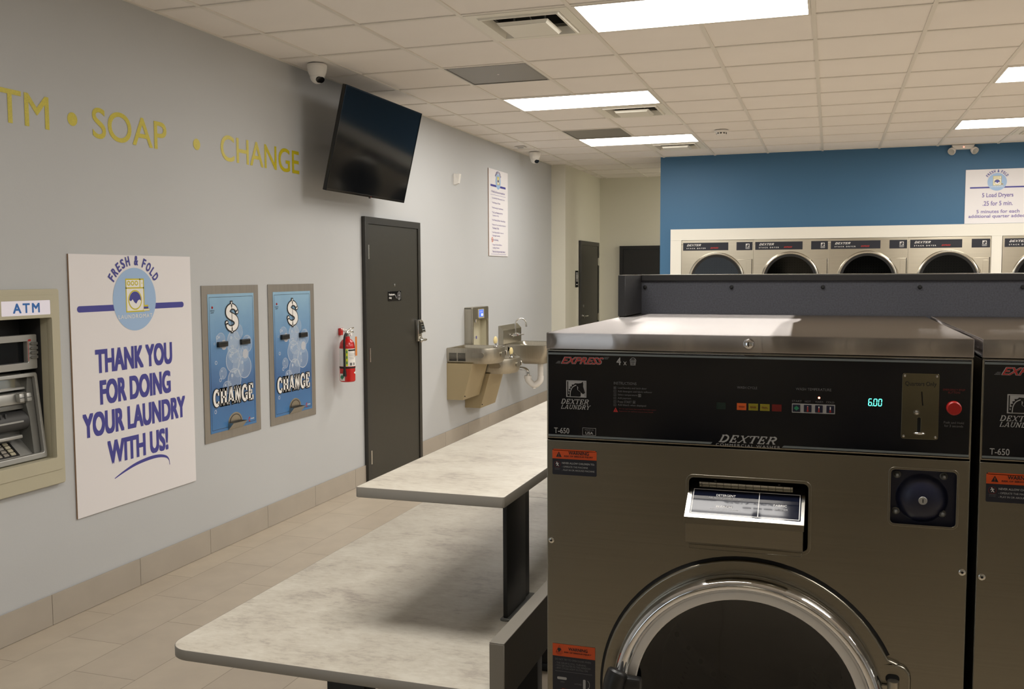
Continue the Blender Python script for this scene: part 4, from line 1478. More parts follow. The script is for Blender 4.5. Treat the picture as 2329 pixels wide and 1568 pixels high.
def basin(u0, z0, z1, grille):
    f = MB()
    wd = .452
    n = 12
    plan = [(u0, .001), (u0 + wd, .001), (u0 + wd, .35)] + [(u0 + wd / 2 + wd / 2 * math.cos(a) ** 1 * 1.0, .35 + .14 * math.sin(a) ** .8) for a in [PI * i / n for i in range(1, n)]] + [(u0, .35)]
    # body: bottom ring tucked in, top ring, rolled rim
    def lay(k, z):
        cx = u0 + wd / 2
        return [(cx + (p[0] - cx) * (1 - k), z, (.001 if k <= .12 and p[1] < .01 and z < z1 - .02 else .24 + (p[1] - .24) * (1 - k))) for p in plan]
    rings = [lay(.10, z0), lay(.03, z0 + .025), lay(0, z0 + .06), lay(0, z1 - .012), lay(.012, z1), lay(.05, z1), lay(.07, z1 - .004), lay(.12, z1 - .03), lay(.3, z1 - .045), lay(.75, z1 - .05)]
    N = len(plan)
    v = [p for r_ in rings for p in r_]
    fc = []
    for a in range(len(rings) - 1):
        for i in range(N):
            j = (i + 1) % N
            fc.append((a * N + i, a * N + j, (a + 1) * N + j, (a + 1) * N + i)[::-1])
    fc.append([(len(rings) - 1) * N + i for i in range(N)][::-1])
    fc.append(list(range(N)))
    f.add(v, fc, 'steel_plain', None, True)
    o = f.build('basin', t)
    # push pads
    for cu, cw, an in ((u0 - .0015, .32, PI / 2), (u0 + wd / 2, .492, 0), (u0 + wd * .9, .44, -.75)):
        g = MB()
        Q = T3(cu, (z0 + z1) / 2 + .01, cw) @ Matrix.Rotation(-an, 4, 'Y')
        g.prism(rrect_pts(-.06, -.024, .06, .024, .022), -.004, .005, 'steel_plain', T=Q)
        g.build('push_pad', o)
    # bubbler with cream guard
    g = MB()
    bx, bw = u0 + wd * .60, .40
    Q = T3(bx, z1 - .01, bw) @ RX90
    g.lathe([(0, 0), (.02, 0), (.02, .012), (.012, .02), (.010, .045), (0, .045)], 'chrome', T=Q, n=18)
    g.build('bubbler', o)
    g = MB()
    Q = T3(bx, z1 + .062, bw) @ Matrix.Rotation(-.35, 4, 'Y')
    g.ball((0, 0, 0), .034, 'cream_rubber', T=Q, n=20, k=(.85, 1.15, .35))
    g.disc(0, -.012, .008, .013, 'orange_tag', 12)
    g.build('bubbler_guard', o)
    # drain strainer
    g = MB()
    g.lathe([(0, .002), (.035, .002), (.036, 0)], 'chrome_soft', T=T3(u0 + wd * .35, z1 - .049, .2) @ RX90, n=20)
    g.build('drain', o)
    if grille:
        for k0 in (.027, .115):
            g = MB()
            for q in range(7):
                zz = .823 + q * .0115
                g.box(u0 - .0016, u0 - .0004, zz, zz + .0065, k0, k0 + .078, 'dark')
            g.build('grille', o)
    return o


basin(0, .797, .945, True)
basin(.478, .655, .803, False)


def cabinet(u0, z0, z1, lab=None):
    f = MB()
    f.prism([(.001, z0), (.164, z0), (.265, z1), (.001, z1)], u0 + .002, u0 + .45, 'tan', T=PRF)
    o = f.build('cabinet', t)
    g = MB()
    g.tube([(u0 + .02, z0 + .035, .168), (u0 + .02, z0 + .035, .182)], .005, 'black', 8)
    g.build('screw', o)


cabinet(0, .45, .799)
cabinet(.478, .31, .658)
f = MB()
FU0, FU1 = .478, .944
f.plate(rrect_pts(FU0, .80, FU1, 1.313, .012), [rrect_pts(FU0 + .025, .83, FU1 - .018, 1.19, .03)], .07, .09, 'steel_plain', .003)
f.box(FU0, FU0 + .012, .80, 1.305, .001, .075, 'steel_plain'); f.box(FU1 - .012, FU1, .80, 1.305, .001, .075, 'steel_plain'); f.box(FU0, FU1, 1.295, 1.313, .001, .075, 'steel_plain', .004); f.box(FU0, FU1, .80, .82, .001, .075, 'steel_plain')
fl = f.build('bottle_filler', t)
f = MB(); f.box(FU0 + .012, FU1 - .012, .82, 1.295, .001, .008, 'beige'); f.box(FU0 + .0125, FU0 + .02, .82, 1.19, .008, .07, 'beige'); f.box(FU1 - .02, FU1 - .0125, .82, 1.19, .008, .07, 'beige'); f.box(FU0 + .0125, FU1 - .0125, 1.19, 1.2, .008, .07, 'beige'); f.build('alcove', fl)
f = MB()
f.box(FU0 + .155, FU0 + .315, 1.2, 1.293, .09, .094, 'beige', .006)
f.rect(FU0 + .170, 1.212, FU0 + .300, 1.285, .0945, 'lcd_blue', .006)
f.rect(FU0 + .238, 1.222, FU0 + .278, 1.244, .0950, 'lcd_white', .003)
f.text('FILTER', FU0 + .19, 1.258, FU0 + .27, 1.270, .0950, 'ink_white')
f.build('status_display', fl)
f = MB(); f.tube([(FU0 + .2, 1.19, .045), (FU0 + .2, 1.155, .045)], [.018, .012], 'chrome_soft', 14); f.build('spout', fl)
f = MB()
f.rect(FU0 + .045, .84, FU0 + .115, 1.05, .0085, 'clear', .02); f.rect(FU0 + .062, 1.05, FU0 + .098, 1.10, .0085, 'clear'); f.rect(FU0 + .058, 1.085, FU0 + .102, 1.14, .0088, 'lcd_blue', .008)
f.frame2d(FU0 + .045, .84, FU0 + .115, 1.05, .004, .009, 'ink_white')
f.build('bottle_graphic', fl)
f = MB(); f.text('Elkay', FU0 + .22, .985, FU0 + .30, 1.005, .0085, 'ink_grey', bold=.01); f.rect(FU0 + .305, .98, FU0 + .335, 1.01, .0085, 'ink_blue'); f.build('maker_mark', fl)

# ================================================================== HAND SINK
t = thing('hand_sink', 'stainless wall sink with gooseneck faucet beyond the drinking fountain', 'sink', on_left(9.972, 0))
f = MB()
f.prism([(.001, .845), (.058, .845), (.058, 1.025), (.012, 1.075), (.001, 1.075)], 0, .645, 'steel_plain', T=PRF)
f.build('backsplash', t)
f = MB()
U1 = .66
o_ = rrect_pts(0, .001, U1, .56, .02, 5)


def rr(i, z):
    return [(p[0], z, p[1]) for p in rrect_pts(i, .06 + i * .6, U1 - i, .56 - i, .05 + .0 * i, 5)]


rings = []
N_ = len(rr(.0, .8))
seq = [(.06, .66, 'o'), (.02, .69, 'o'), (.004, .73, 'o'), (.0, .80, 'o'), (.0, .866, 'o'), (.012, .872, 'o'), (.028, .866, 'o'), (.04, .84, 'o'), (.05, .73, 'o'), (.075, .69, 'o'), (.2, .68, 'o')]
v = []
for i_, z_, _ in seq:
    if i_ <= .06 and z_ < .8:
        v += [(p[0], z_, p[1]) for p in rrect_pts(.0 + i_, .22 + i_ * .5, U1 - i_, .53 - i_ * .5, .05, 5)]
    else:
        v += rr(i_, z_)
fc = []
for a in range(len(seq) - 1):
    for i in range(N_):
        j = (i + 1) % N_
        fc.append((a * N_ + i, a * N_ + j, (a + 1) * N_ + j, (a + 1) * N_ + i)[::-1])
fc.append([(len(seq) - 1) * N_ + i for i in range(N_)][::-1])
fc.append(list(range(N_)))
f.add(v, fc, 'steel_plain', None, True)
f.prism([(.001, .84), (.001, .76), (.24, .73), (.10, .862), (.05, .866), (.05, .84)], 0, .004, 'steel_plain', T=PRF)
f.prism([(.001, .84), (.001, .76), (.24, .73), (.10, .862), (.05, .866), (.05, .84)], U1 - .004, U1, 'steel_plain', T=PRF)
f.build('bowl', t)
f = MB()
fx, fz = .33, .955
f.tube([(fx - .10, fz, .085), (fx + .10, fz, .085)], .013, 'chrome', 14)
f.tube([(fx - .05, fz, .058), (fx - .05, fz, .085)], .016, 'chrome', 14); f.tube([(fx + .05, fz, .058), (fx + .05, fz, .085)], .016, 'chrome', 14)
f.tube([(fx, fz, .085), (fx, fz + .03, .09)], .015, 'chrome', 14)
fa = f.build('faucet', t)
f = MB()
path = [(fx, fz + .02, .09), (fx, fz + .13, .09)] + [(fx + .05 * (1 - math.cos(a)) * .5, fz + .13 + .06 * math.sin(a), .09 + .055 * (1 - math.cos(a))) for a in [PI * i / 10 for i in range(1, 11)]] + [(fx + .052, fz + .115, .202)]
f.tube(path, .0085, 'chrome', 12)
f.tube([(fx + .051, fz + .125, .2005), (fx + .052, fz + .095, .203)], .012, 'chrome', 12)
f.build('gooseneck', fa)
for s in (-1, 1):
    f = MB()
    f.tube([(fx + s * .10, fz, .085), (fx + s * .125, fz, .085)], .02, 'chrome', 14)
    f.tube([(fx + s * .118, fz, .085), (fx + s * .135, fz + .004, .15)], [.009, .007], 'chrome', 10)
    f.disc(fx + s * .05, fz, .009, .1025, 'ink_red' if s > 0 else 'ink_blue', 14)
    f.build('tap_handle', fa)
f = MB()
dx, dw = .33, .385
f.lathe([(0, 0), (.045, 0), (.045, -.012), (.026, -.02), (.026, -.04), (0, -.04)], 'chrome', T=T3(dx, .682, dw) @ RX90, n=22)
f.build('drain', t)
f = MB()
f.tube([(dx, .645, dw), (dx, .47, dw)], .032, 'white', 16)
f.tube(smooth_path([(dx, .50, dw), (dx, .45, dw - .005), (dx, .405, dw - .05), (dx, .40, dw - .075), (dx, .41, dw - .10), (dx, .45, dw - .145), (dx, .49, dw - .15)], 4), .036, 'white', 16)
f.tube([(dx, .50, dw - .15), (dx, .47, dw - .15)], .042, 'white', 16)
f.tube([(dx, .385, dw - .075), (dx, .355, dw - .075)], .018, 'white', 12)
f.build('white_trap', t)
f = MB()
f.tube(smooth_path([(dx, .48, dw - .15), (dx, .55, dw - .155), (dx, .575, dw - .19), (dx, .58, dw - .24), (dx, .58, .06)], 5), .021, 'chrome', 14)
f.tube([(dx, .58, .12), (dx, .58, .10)], .028, 'chrome', 14)
f.build('drain_arm', t)
f = MB(); f.tube([(dx, .58, .085), (dx, .58, .001)], [.035, .05], 'white', 18); f.build('wall_flange', t)


# ================================================================== FOLDING TABLES AND SHELF
TX0, TX1 = -1.485, -.668
TY0, TYJ, TY1 = 1.853, 3.590, 5.327


def table_top(b_, x0, x1, y0, y1, z1, th, radii, m_top, m_edge, out):
    """rounded top: laminate face and a separate edge band"""
    pts = []
    for (cx, cy, a0, r) in ((x1, y0, -90, radii[1]), (x1, y1, 0, radii[2]), (x0, y1, 90, radii[3]), (x0, y0, 180, radii[0])):
        sx = -1 if cx == x1 else 1
        sy = 1 if cy == y0 else -1
        for i in range(9):
            a = math.radians(a0 + 90 * i / 8)
            pts.append((cx + sx * r + r * math.cos(a), cy + sy * r + r * math.sin(a)))
    return pts


def make_table():
    t = thing('folding_table', '', 'folding table', T3(TX0, TY0, 0))
    W_, L_ = TX1 - TX0, TYJ - TY0 - .003
    f = MB()
    pts = table_top(f, 0, W_, 0, L_, .76, .026, (.06, .004, .004, .004), None, None, None)
    n = len(pts)
    f.poly(pts, .760, 'laminate')
    f.add([(p[0], p[1], .736) for p in pts], [list(range(n))[::-1]], 'black_paint')
    f.build('tabletop', t)
    f = MB()
    v = []
    for z, e in ((.735, 0), (.7365, .0018), (.7585, .0018), (.7602, .0006)):
        for i, p in enumerate(pts):
            a, c = pts[i - 1], pts[(i + 1) % n]
            d = Vector((c[1] - a[1], -(c[0] - a[0])))
            d.normalize()
            v.append((p[0] + d.x * e, p[1] + d.y * e, z))
    fc = []
    for k in range(3):
        for i in range(n):
            j = (i + 1) % n
            fc.append((k * n + i, k * n + j, (k + 1) * n + j, (k + 1) * n + i))
    for i in range(n):                       # close back to the laminate
        j = (i + 1) % n
        v_ = 3 * n
        fc.append((v_ + i, v_ + j, v_ + j, v_ + i)[:0] or (v_ + i, v_ + j, 4 * n + j, 4 * n + i))
    v += [(p[0], p[1], .7601) for p in pts]
    f.add(v, fc, 'edge_grey', None, True)
    f.build('edge_band', t)
    # side rail standing along the right edge
    rb = MB()
    rb.box(W_ + .003, W_ + .034, .004, L_, .737, .868, 'granite_edge')
    rail = rb.build('side_rail', t)
    eb = MB()
    eb.box(W_ + .002, W_ + .035, 0, L_ + .001, .868, .8705, 'edge_grey', .0008, 1)
    eb.box(W_ + .002, W_ + .035, -.0005, .0035, .737, .868, 'edge_grey', .0008, 1)
    eb.build('edge_band', rail)
    for y in (.16, L_ - .16):
        f = MB()
        f.box(W_ / 2 - .05, W_ / 2 + .05, y - .03, y + .03, .02, .715, 'black_paint', .003)
        f.build('leg', t)
        f = MB()
        f.box(.10, W_ - .10, y - .035, y + .035, .0, .034, 'black_paint', .004)
        f.build('foot', t)
        f = MB()
        f.box(.08, W_ - .06, y - .025, y + .025, .705, .735, 'black_paint', .002)
        f.build('crossbar', t)
    return t


tab = make_table()
tag(tab, 'low grey stone-pattern folding table nearest the camera, rounded front corner', 'folding table', 'low folding tables')
dup(tab, T3(TX0, TYJ + .001, 0), 'second low folding table, end to end behind the nearest one, mostly hidden by the washer', 'low folding tables')

t = thing('folding_shelf', 'raised grey stone-pattern shelf on black posts above the folding tables', 'shelf', T3(-1.079, 2.058, .7612))
W_, L_ = .377, 3.06
f = MB()
pts = table_top(f, 0, W_, 0, L_, 0, 0, (.006,) * 4, None, None, None)
n = len(pts)
f.poly(pts, 1.130 - .7612, 'laminate')
f.add([(p[0], p[1], 1.106 - .7612) for p in pts], [list(range(n))[::-1]], 'black_paint')
f.build('shelf_top', t)
f = MB()
v = []
for z, e in ((1.105, 0), (1.1065, .0018), (1.1285, .0018), (1.1302, .0006), (1.1301, 0)):
    for i, p in enumerate(pts):
        a, c = pts[i - 1], pts[(i + 1) % n]
        d = Vector((c[1] - a[1], -(c[0] - a[0])))
        d.normalize()
        v.append((p[0] + d.x * e, p[1] + d.y * e, z - .7612))
fc = [(k * n + i, k * n + (i + 1) % n, (k + 1) * n + (i + 1) % n, (k + 1) * n + i) for k in range(4) for i in range(n)]
f.add(v, fc, 'edge_grey', None, True)
f.build('edge_band', t)
for y in (.207, 1.43, 2.65):
    f = MB()
    f.box(.303, .315, y, y + .155, .006, 1.1045 - .7612, 'black_paint', .002)
    f.box(.272, .311, y + .155, y + .20, .006, 1.1045 - .7612, 'black_paint', .001, 1)
    f.box(.297, .323, y - .006, y + .21, .0, .006, 'silver_dark', .001, 1)
    f.build('post', t)


# ================================================================== WASHERS
WW = .716
ZB = .15         # the machines stand on a raised base


def horse(m, x0, z0, x1, z1, w, light='ink_grey', dark_='panel_navy'):
    X = lambda a: x0 + a * (x1 - x0)
    Z = lambda a: z0 + a * (z1 - z0)
    t_ = .05 * (x1 - x0)
    m.frame2d(x0, z0, x1, z1, t_, w, light)
    m.poly([(X(a), Z(c)) for a, c in ((.10, .10), (.10, .93), (.93, .93), (.93, .06), (.72, .06), (.72, .3), (.5, .5), (.3, .6))], w, light)
    m.poly([(X(a), Z(c)) for a, c in ((.10, .05), (.08, .15), (.16, .2), (.09, .32), (.19, .36), (.12, .48), (.23, .52), (.18, .62), (.29, .65), (.27, .75), (.38, .76), (.44, .84), (.6, .83), (.74, .86), (.83, .95), (.85, .78), (.84, .66), (.90, .42), (.93, .28), (.84, .2), (.76, .27), (.66, .38), (.57, .46), (.60, .60), (.54, .68), (.55, .45), (.66, .30), (.68, .05))], w + .0002, dark_)
    nk = smooth_path([(X(.20), Z(.06), 0), (X(.22), Z(.35), 0), (X(.32), Z(.6), 0), (X(.5), Z(.73), 0)], 4)
    m.stroke([(p.x, p.y) for p in nk], .028 * (x1 - x0) * 1.4, w + .0004, light)


SEG = {'a': ((.15, 1), (.85, 1)), 'b': ((.9, .95), (.9, .55)), 'c': ((.9, .45), (.9, .05)), 'd': ((.15, 0), (.85, 0)), 'e': ((.1, .05), (.1, .45)), 'f': ((.1, .55), (.1, .95)), 'g': ((.18, .5), (.82, .5))}


def make_washer():
    t = thing('washing_machine', '', 'washing machine', on_front(0, 0, 0))
    # body shell (sides, back)
    f = MB()
    D = -.84
    f.box(0, .0012, ZB, 1.500, D, -.001, 'steel_plain'); f.box(WW - .0012, WW, ZB, 1.500, D, -.001, 'steel_plain')
    f.box(0, WW, ZB, 1.5, D - .002, D, 'steel_dull')
    f.box(0, WW, ZB, ZB + .002, D, -.002, 'steel_dull')
    f.build('cabinet', t)
    # lid slab
    f = MB()
    f.box(-.001, WW + .001, 1.5035, 1.534, D - .012, .0005, 'steel_top', .0018, 2)
    o = f.build('top_panel', t)
    g = MB()
    g.lathe([(0, .0085), (.0045, .0080), (.0075, .0065), (.0095, .002), (.0098, 0)], 'chrome', T=T3(.363, 1.519, .0005), n=24)
    g.rect(.3622, 1.515, .3638, 1.523, .0093, 'ink_black')
    g.build('lock', o)
    # control panel
    f = MB()
    f.box(0, WW, 1.3375, 1.5025, -.02, -.001, 'steel', .0012, 2)
    f.box(.0028, WW - .0028, 1.3400, 1.4998, -.001, .0006, 'panel_navy', .0003, 1)
    cp = f.build('control_panel', t)
    w = .0010
    f = MB()
    f.rect(.003, 1.4935, WW - .003, 1.4972, w, 'ink_stripe')
    f.poly([(.003, 1.3415), (.300, 1.3415), (.303, 1.3452), (.003, 1.3452)], w, 'ink_stripe')
    f.poly([(.420, 1.3415), (WW - .003, 1.3415), (WW - .003, 1.3452), (.424, 1.3452)], w, 'ink_stripe')
    f.build('stripe', cp)
    f = MB()
    f.text('EXPRESS', .0275, 1.4765, .1075, 1.4900, w, 'ink_grey', shear=.45, bold=.045)
    f.text('EXPRESS', .0285, 1.4771, .1065, 1.4894, w + .0003, 'ink_red', shear=.45, bold=.012)
    for k in range(3):
        f.rect(.017 + k * .002, 1.4772 + k * .0018, .0265, 1.4781 + k * .0018, w, 'ink_dim')
        f.rect(.1085, 1.4868 + k * .0016, .1150 + k * .0012, 1.4876 + k * .0016, w, 'ink_dim')
    f.build('express_lettering', cp)
    f = MB()
    f.text('4', .131, 1.477, .139, 1.4905, w, 'ink_grey', bold=.02)
    f.text('x', .1435, 1.477, .1495, 1.4835, w, 'ink_grey')
    f.stroke([(.1555, 1.4870), (.1573, 1.4775), (.1645, 1.4775), (.1665, 1.4870)], .0007, w, 'ink_grey')
    for k in range(4):
        f.rect(.1555 + k * .0002, 1.4865 - k * .003, .1665 - k * .0002, 1.4871 - k * .003, w, 'ink_grey')
    for k in range(3):
        f.line((.1585 + k * .0026, 1.487), (.159 + k * .0024, 1.4775), .0006, w, 'ink_grey')
    f.stroke(_arc(.161, 1.4870, .0045, .0035, 0, 180, 8), .0007, w, 'ink_grey')
    f.build('load_size_print', cp)
    f = MB()
    horse(f, .0372, 1.4155, .0752, 1.4465, w)
    f.serif('DEXTER', .0265, 1.4030, .0815, 1.4118, w, 'ink_grey', th=.18, sth=.10, shear=.3)
    f.serif('LAUNDRY', .0265, 1.3935, .0835, 1.4012, w, 'ink_grey', th=.18, sth=.10, shear=.3)
    f.build('emblem', cp)
    f = MB()
    f.text('INSTRUCTIONS', .126, 1.4415, .1675, 1.4465, w, 'ink_dim')
    for k, (s_, x1) in enumerate((('Load laundry and latch door', .186), ('Add detergent and fabric softener', .196), ('Select temperature', .169), ('Add payment', .158), ('Press START', .159), ('Add bleach when displayed', .185))):
        z = 1.4332 - k * .0062
        f.frame2d(.1258, z, .1308, z + .0044, .0004, w, 'ink_dim')
        f.text(str(k + 1), .1275, z + .0008, .1290, z + .0036, w, 'ink_dim')
        f.text(s_, .1335, z, x1, z + .0042, w, 'ink_dim')
    f.frame2d(.171, 1.4205, .1755, 1.4255, .0004, w, 'ink_grey'); f.rect(.1729, 1.4215, .1736, 1.4245, w, 'ink_grey')
    f.frame2d(.161, 1.4080, .1655, 1.4130, .0004, w, 'ink_dim'); f.poly([(.1633, 1.4090), (.1648, 1.4105), (.1633, 1.4120), (.1618, 1.4105)], w, 'ink_dim')
    f.poly([(.1252, 1.3915), (.1340, 1.3915), (.1296, 1.4000)], w, 'ink_red')
    f.rect(.1292, 1.3932, .1300, 1.3970, w + .0002, 'panel_navy')
    f.text('Do not wash items that contain flammable vapors', .136, 1.3962, .203, 1.3990, w, 'ink_red_dim')
    f.text('Explosion or serious injury may result', .136, 1.3918, .198, 1.3946, w, 'ink_red_dim')
    f.build('instructions', cp)
    f = MB()
    f.text('T-650', .0140, 1.3475, .0430, 1.3580, w, 'ink_grey', bold=.01)
    f.build('model_print', cp)
    f = MB()
    f.frame2d(.0680, 1.3460, .0932, 1.3600, .0006, w, 'ink_grey')
    f.text('MADE IN', .0725, 1.3545, .0890, 1.3578, w, 'ink_dim')
    f.text('USA', .0735, 1.3480, .0880, 1.3530, w, 'ink_grey', bold=.03)
    f.build('origin_badge', cp)
    f = MB()
    f.serif('DEXTER', .3125, 1.3462, .4160, 1.3590, w, 'ink_grey', th=.18, sth=.09, shear=.5)
    f.text('COMMERCIAL WASHER', .3090, 1.3392, .4180, 1.3438, w + .0002, 'ink_grey', spacing=1.25)
    f.build('maker_lettering', cp)
    f = MB()
    f.text('WASH CYCLE', .3440, 1.4412, .3780, 1.4455, w, 'ink_dim')
    f.build('caption', cp)
    f = MB()
    f.text('WASH TEMPERATURE', .4420, 1.4418, .4995, 1.4462, w, 'ink_dim')
    for x, s_ in ((.444, 'START'), (.462, 'HOT'), (.480, 'WARM'), (.498, 'COLD')):
        hw = .0016 * len(s_)
        f.text(s_, x - hw, 1.4214, x + hw, 1.4246, w, 'ink_dim')
    f.build('caption', cp)
    f = MB()
    f.text('EMERGENCY STOP', .672, 1.4490, .7050, 1.4522, w, 'ink_red_dim')
    f.text('BUTTON', .680, 1.4445, .6975, 1.4477, w, 'ink_red_dim')
    f.build('caption', cp)
    f = MB()
    f.text('Push and Hold', .6745, 1.3950, .7045, 1.3988, w, 'ink_dim')
    f.text('for 3 seconds', .6755, 1.3895, .7035, 1.3933, w, 'ink_dim')
    f.build('caption', cp)
    for x0, m_, s_ in ((.3090, 'green_dim', ''), (.3440, 'lens_orange', 'WASH'), (.3638, 'lens_yellow', 'RINSE'), (.3832, 'lens_yellow', 'FINAL'), (.4030, 'lens_red', 'DONE')):
        f = MB()
        f.rect(x0, 1.4040, x0 + .0160, 1.4160, w, m_)
        if s_:
            f.text(s_, x0 + .003, 1.4083, x0 + .013, 1.4113, w + .0003, 'ink_red_dim', bold=.02)
        f.build('cycle_lens', cp)
    f = MB()
    f.disc(.4800, 1.4300, .0017, w + .0002, 'led_red', 16)
    f.build('warm_led', cp)
    f = MB()
    f.rect(.4360, 1.4030, .5060, 1.4190, w, 'ink_grey', .001)
    pad = f.build('button_pad', cp)
    for k, x in enumerate((.4435, .4618, .4800, .4983)):
        f = MB()
        f.rect(x - .0062, 1.4048, x + .0062, 1.4172, w + .0005, 'navy', .0006)
        if k == 0:
            f.poly([(x, 1.4068), (x + .0045, 1.4110), (x, 1.4152), (x - .0045, 1.4110)], w + .0008, 'green')
        else:
            f.rect(x - .0008, 1.4080, x + .0008, 1.4152, w + .0008, 'ink_white')
            f.rect(x - .0007, 1.4070, x + .0007, 1.4070 + (.0075, .0055, .0035)[k - 1], w + .0010, 'ink_red')
            f.disc(x, 1.4073, .0016, w + .0010, 'ink_red', 12)
        f.build('button', pad)
    f = MB()
    for k, (x, segs) in enumerate(((.5580, 'afgedc'), (.5660, 'abcdef'), (.5735, 'abcdef'))):
        sx, sz = .0058, .0112
        for q in segs:
            (xa, za), (xb, zb) = SEG[q]
            sl = .0006
            f.line((x + xa * sx + za * sl, 1.4200 + za * sz), (x + xb * sx + zb * sl, 1.4200 + zb * sz), .0013, w + .0002, 'led_cyan')
    f.rect(.5646, 1.4193, .5656, 1.4206, w + .0002, 'led_cyan')
    f.build('digits', cp)
    # coin plate
    f = MB()
    slot = [(.6392, 1.4460), (.6408, 1.4462), (.6428, 1.4232), (.6412, 1.4230)]
    f.plate(rrect_pts(.6100, 1.3672, .6665, 1.4760, .004), [slot, rrect_pts(.6345, 1.3790, .6395, 1.4035, .0024)], .0004, .0024, 'coin_steel', .0005)
    f.rect(.6110, 1.3685, .6655, 1.4750, .0011, 'dark')
    co = f.build('coin_plate', cp)
    f = MB(); f.text('Quarters Only', .6145, 1.4535, .6620, 1.4625, .0027, 'ink_black', bold=.008); f.build('lettering', co)
    f = MB(); f.lathe([(0, .0075), (.003, .0068), (.005, .004), (.0052, 0)], 'chrome', T=T3(.6330, 1.4120, .0022), n=20); f.build('push_knob', co)
    f = MB(); f.ball((.6378, 1.3775, .003), .010, 'chrome', n=18, k=(1, .32, .75)); f.build('return_lip', co)
    for x, z in ((.6140, 1.4718), (.6625, 1.4718), (.6140, 1.3715), (.6625, 1.3715)):
        f = MB(); f.lathe([(0, .0014), (.0018, .0010), (.0024, 0)], 'chrome', T=T3(x, z, .0023), n=14); f.build('screw', co)
    f = MB(); f.lathe([(0, .009), (.0095, .009), (.0112, .0075), (.0115, 0)], 'red_button', T=T3(.6888, 1.4210, .0006), n=28); f.build('stop_button', cp)
    # front panel with true openings
    CX, CZ_ = .365, .882
    f = MB()
    det = rrect_pts(.2600, 1.1600, .4680, 1.2830, .010)
    dial = rrect_pts(.5945, 1.2215, .6985, 1.3170, .008)
    f.plate([(0, ZB), (WW, ZB), (WW, 1.3345), (0, 1.3345)], [det, dial, circ_pts(CX, CZ_, .225, 72)], -.012, 0, 'steel', .0014)
    fp = f.build('front_panel', t)
    f = MB()
    f.plate(rrect_pts(.2570, 1.1570, .4710, 1.2860, .013), [rrect_pts(.2625, 1.1625, .4655, 1.2805, .009)], -.001, .0015, 'steel', .0007)
    f.build('pressed_rim', fp)
    f = MB()
    f.plate(rrect_pts(.5925, 1.2195, .7005, 1.3190, .010), [rrect_pts(.5965, 1.2235, .6965, 1.3150, .007)], -.001, .0013, 'steel', .0006)
    f.build('pressed_rim', fp)
    for x, z in ((.0085, 1.1450), (.7085, 1.1500), (.0085, .40), (.7085, .40)):
        f = MB(); f.lathe([(0, .003), (.003, .003), (.0055, .0015), (.006, 0)], 'chrome_soft', T=T3(x, z, 0), n=18); f.disc(x, z, .0022, .0032, 'dark', 8); f.build('screw', fp)
    # dispenser
    f = MB()
    f.box(.256, .472, 1.155, 1.288, -.075, -.07, 'dark'); f.box(.256, .2595, 1.155, 1.288, -.07, -.0125, 'dark'); f.box(.4685, .472, 1.155, 1.288, -.07, -.0125, 'dark'); f.box(.256, .472, 1.284, 1.288, -.07, -.0125, 'dark'); f.box(.256, .472, 1.155, 1.159, -.07, -.0125, 'dark')
    ds = f.build('detergent_dispenser', t)
    f = MB()
    f.add([(.2640, 1.176, .046), (.4585, 1.176, .046), (.4585, 1.215, .048), (.2640, 1.215, .048), (.2640, 1.163, .012), (.4585, 1.163, .012), (.2640, 1.163, -.05), (.4585, 1.163, -.05), (.2640, 1.262, -.05), (.4585, 1.262, -.05)],
          [(0, 1, 2, 3), (4, 5, 1, 0), (6, 7, 5, 4), (8, 6, 4, 0, 3), (1, 5, 7, 9, 2)], 'steel')
    f.box(.2655, .4570, 1.156, 1.164, .004, .014, 'steel', .001, 1)
    f.build('soap_box', ds)
    L0, L1 = Vector((0, 1.2665, -.0190)), Vector((0, 1.2200, .0490))
    ld = (L1 - L0); LL = ld.length; ld.normalize()
    ln = Vector((1, 0, 0)).cross(-ld); ln.normalize()
    QL = Matrix(((1, 0, 0, .2612), (0, -ld.y, ln.y, L1.y), (0, -ld.z, ln.z, L1.z), (0, 0, 0, 1)))   # x right, y up the slope, z off the lid
    LWd = .1990
    f = MB()
    f.box(0, LWd, 0, LL, -.0012, 0, 'chrome_soft', T=QL)
    f.box(0, LWd, 1.2100, 1.2213, .0498, .0513, 'steel', .0004, 1, T=T3(.2612, 0, 0))
    lid = f.build('lid', ds)
    f = MB()
    f.rect(.0075, .0085, LWd - .0055, LL - .012, .0003, 'lid_label', .002, T=QL)
    g0, g1, g2, g3 = .0095, .0105, LWd - .0075, LL - .014
    for a, c, d, e in ((g0, g1, g2, g1 + .0012), (g0, g3 - .0012, g2, g3), (g0, g1, g0 + .0012, g3), (g2 - .0012, g1, g2, g3), (.1225, g1, .1237, g3)):
        f.rect(a, c, d, e, .0005, 'ink_white', T=QL)
    f.text('DETERGENT', .050, .0530, .083, .0580, .0005, 'ink_white', T=QL)
    f.text('Add liquid or powder detergent', .037, .0470, .096, .0508, .0005, 'ink_grey', T=QL)
    f.text('BLEACH', .052, .0270, .078, .0315, .0005, 'ink_white', T=QL)
    f.text('Add when display indicates', .042, .0215, .090, .0250, .0005, 'ink_grey', T=QL)
    f.text('FABRIC', .148, .0380, .170, .0430, .0005, 'ink_white', T=QL)
    f.text('SOFTENER', .148, .0300, .172, .0340, .0005, 'ink_grey', T=QL)
    f.build('lid_label', lid)
    f = MB()
    f.tube([QL @ Vector((.018, LL - .001, .003)), QL @ Vector((.178, LL - .001, .003))], .0034, 'chrome_soft', 10)
    for k in range(13):
        x = .022 + k * .0127
        f.tube([QL @ Vector((x, LL - .001, .003)), QL @ Vector((x + .0006, LL - .001, .003))], .0037, 'dark', 10)
    f.build('hinge', ds)
    for x in (.045, .155):
        f = MB(); f.ball(tuple(QL @ Vector((x, LL + .004, .003))), .003, 'chrome', n=10); f.build('rivet', ds)
    # navy vent dial
    f = MB()
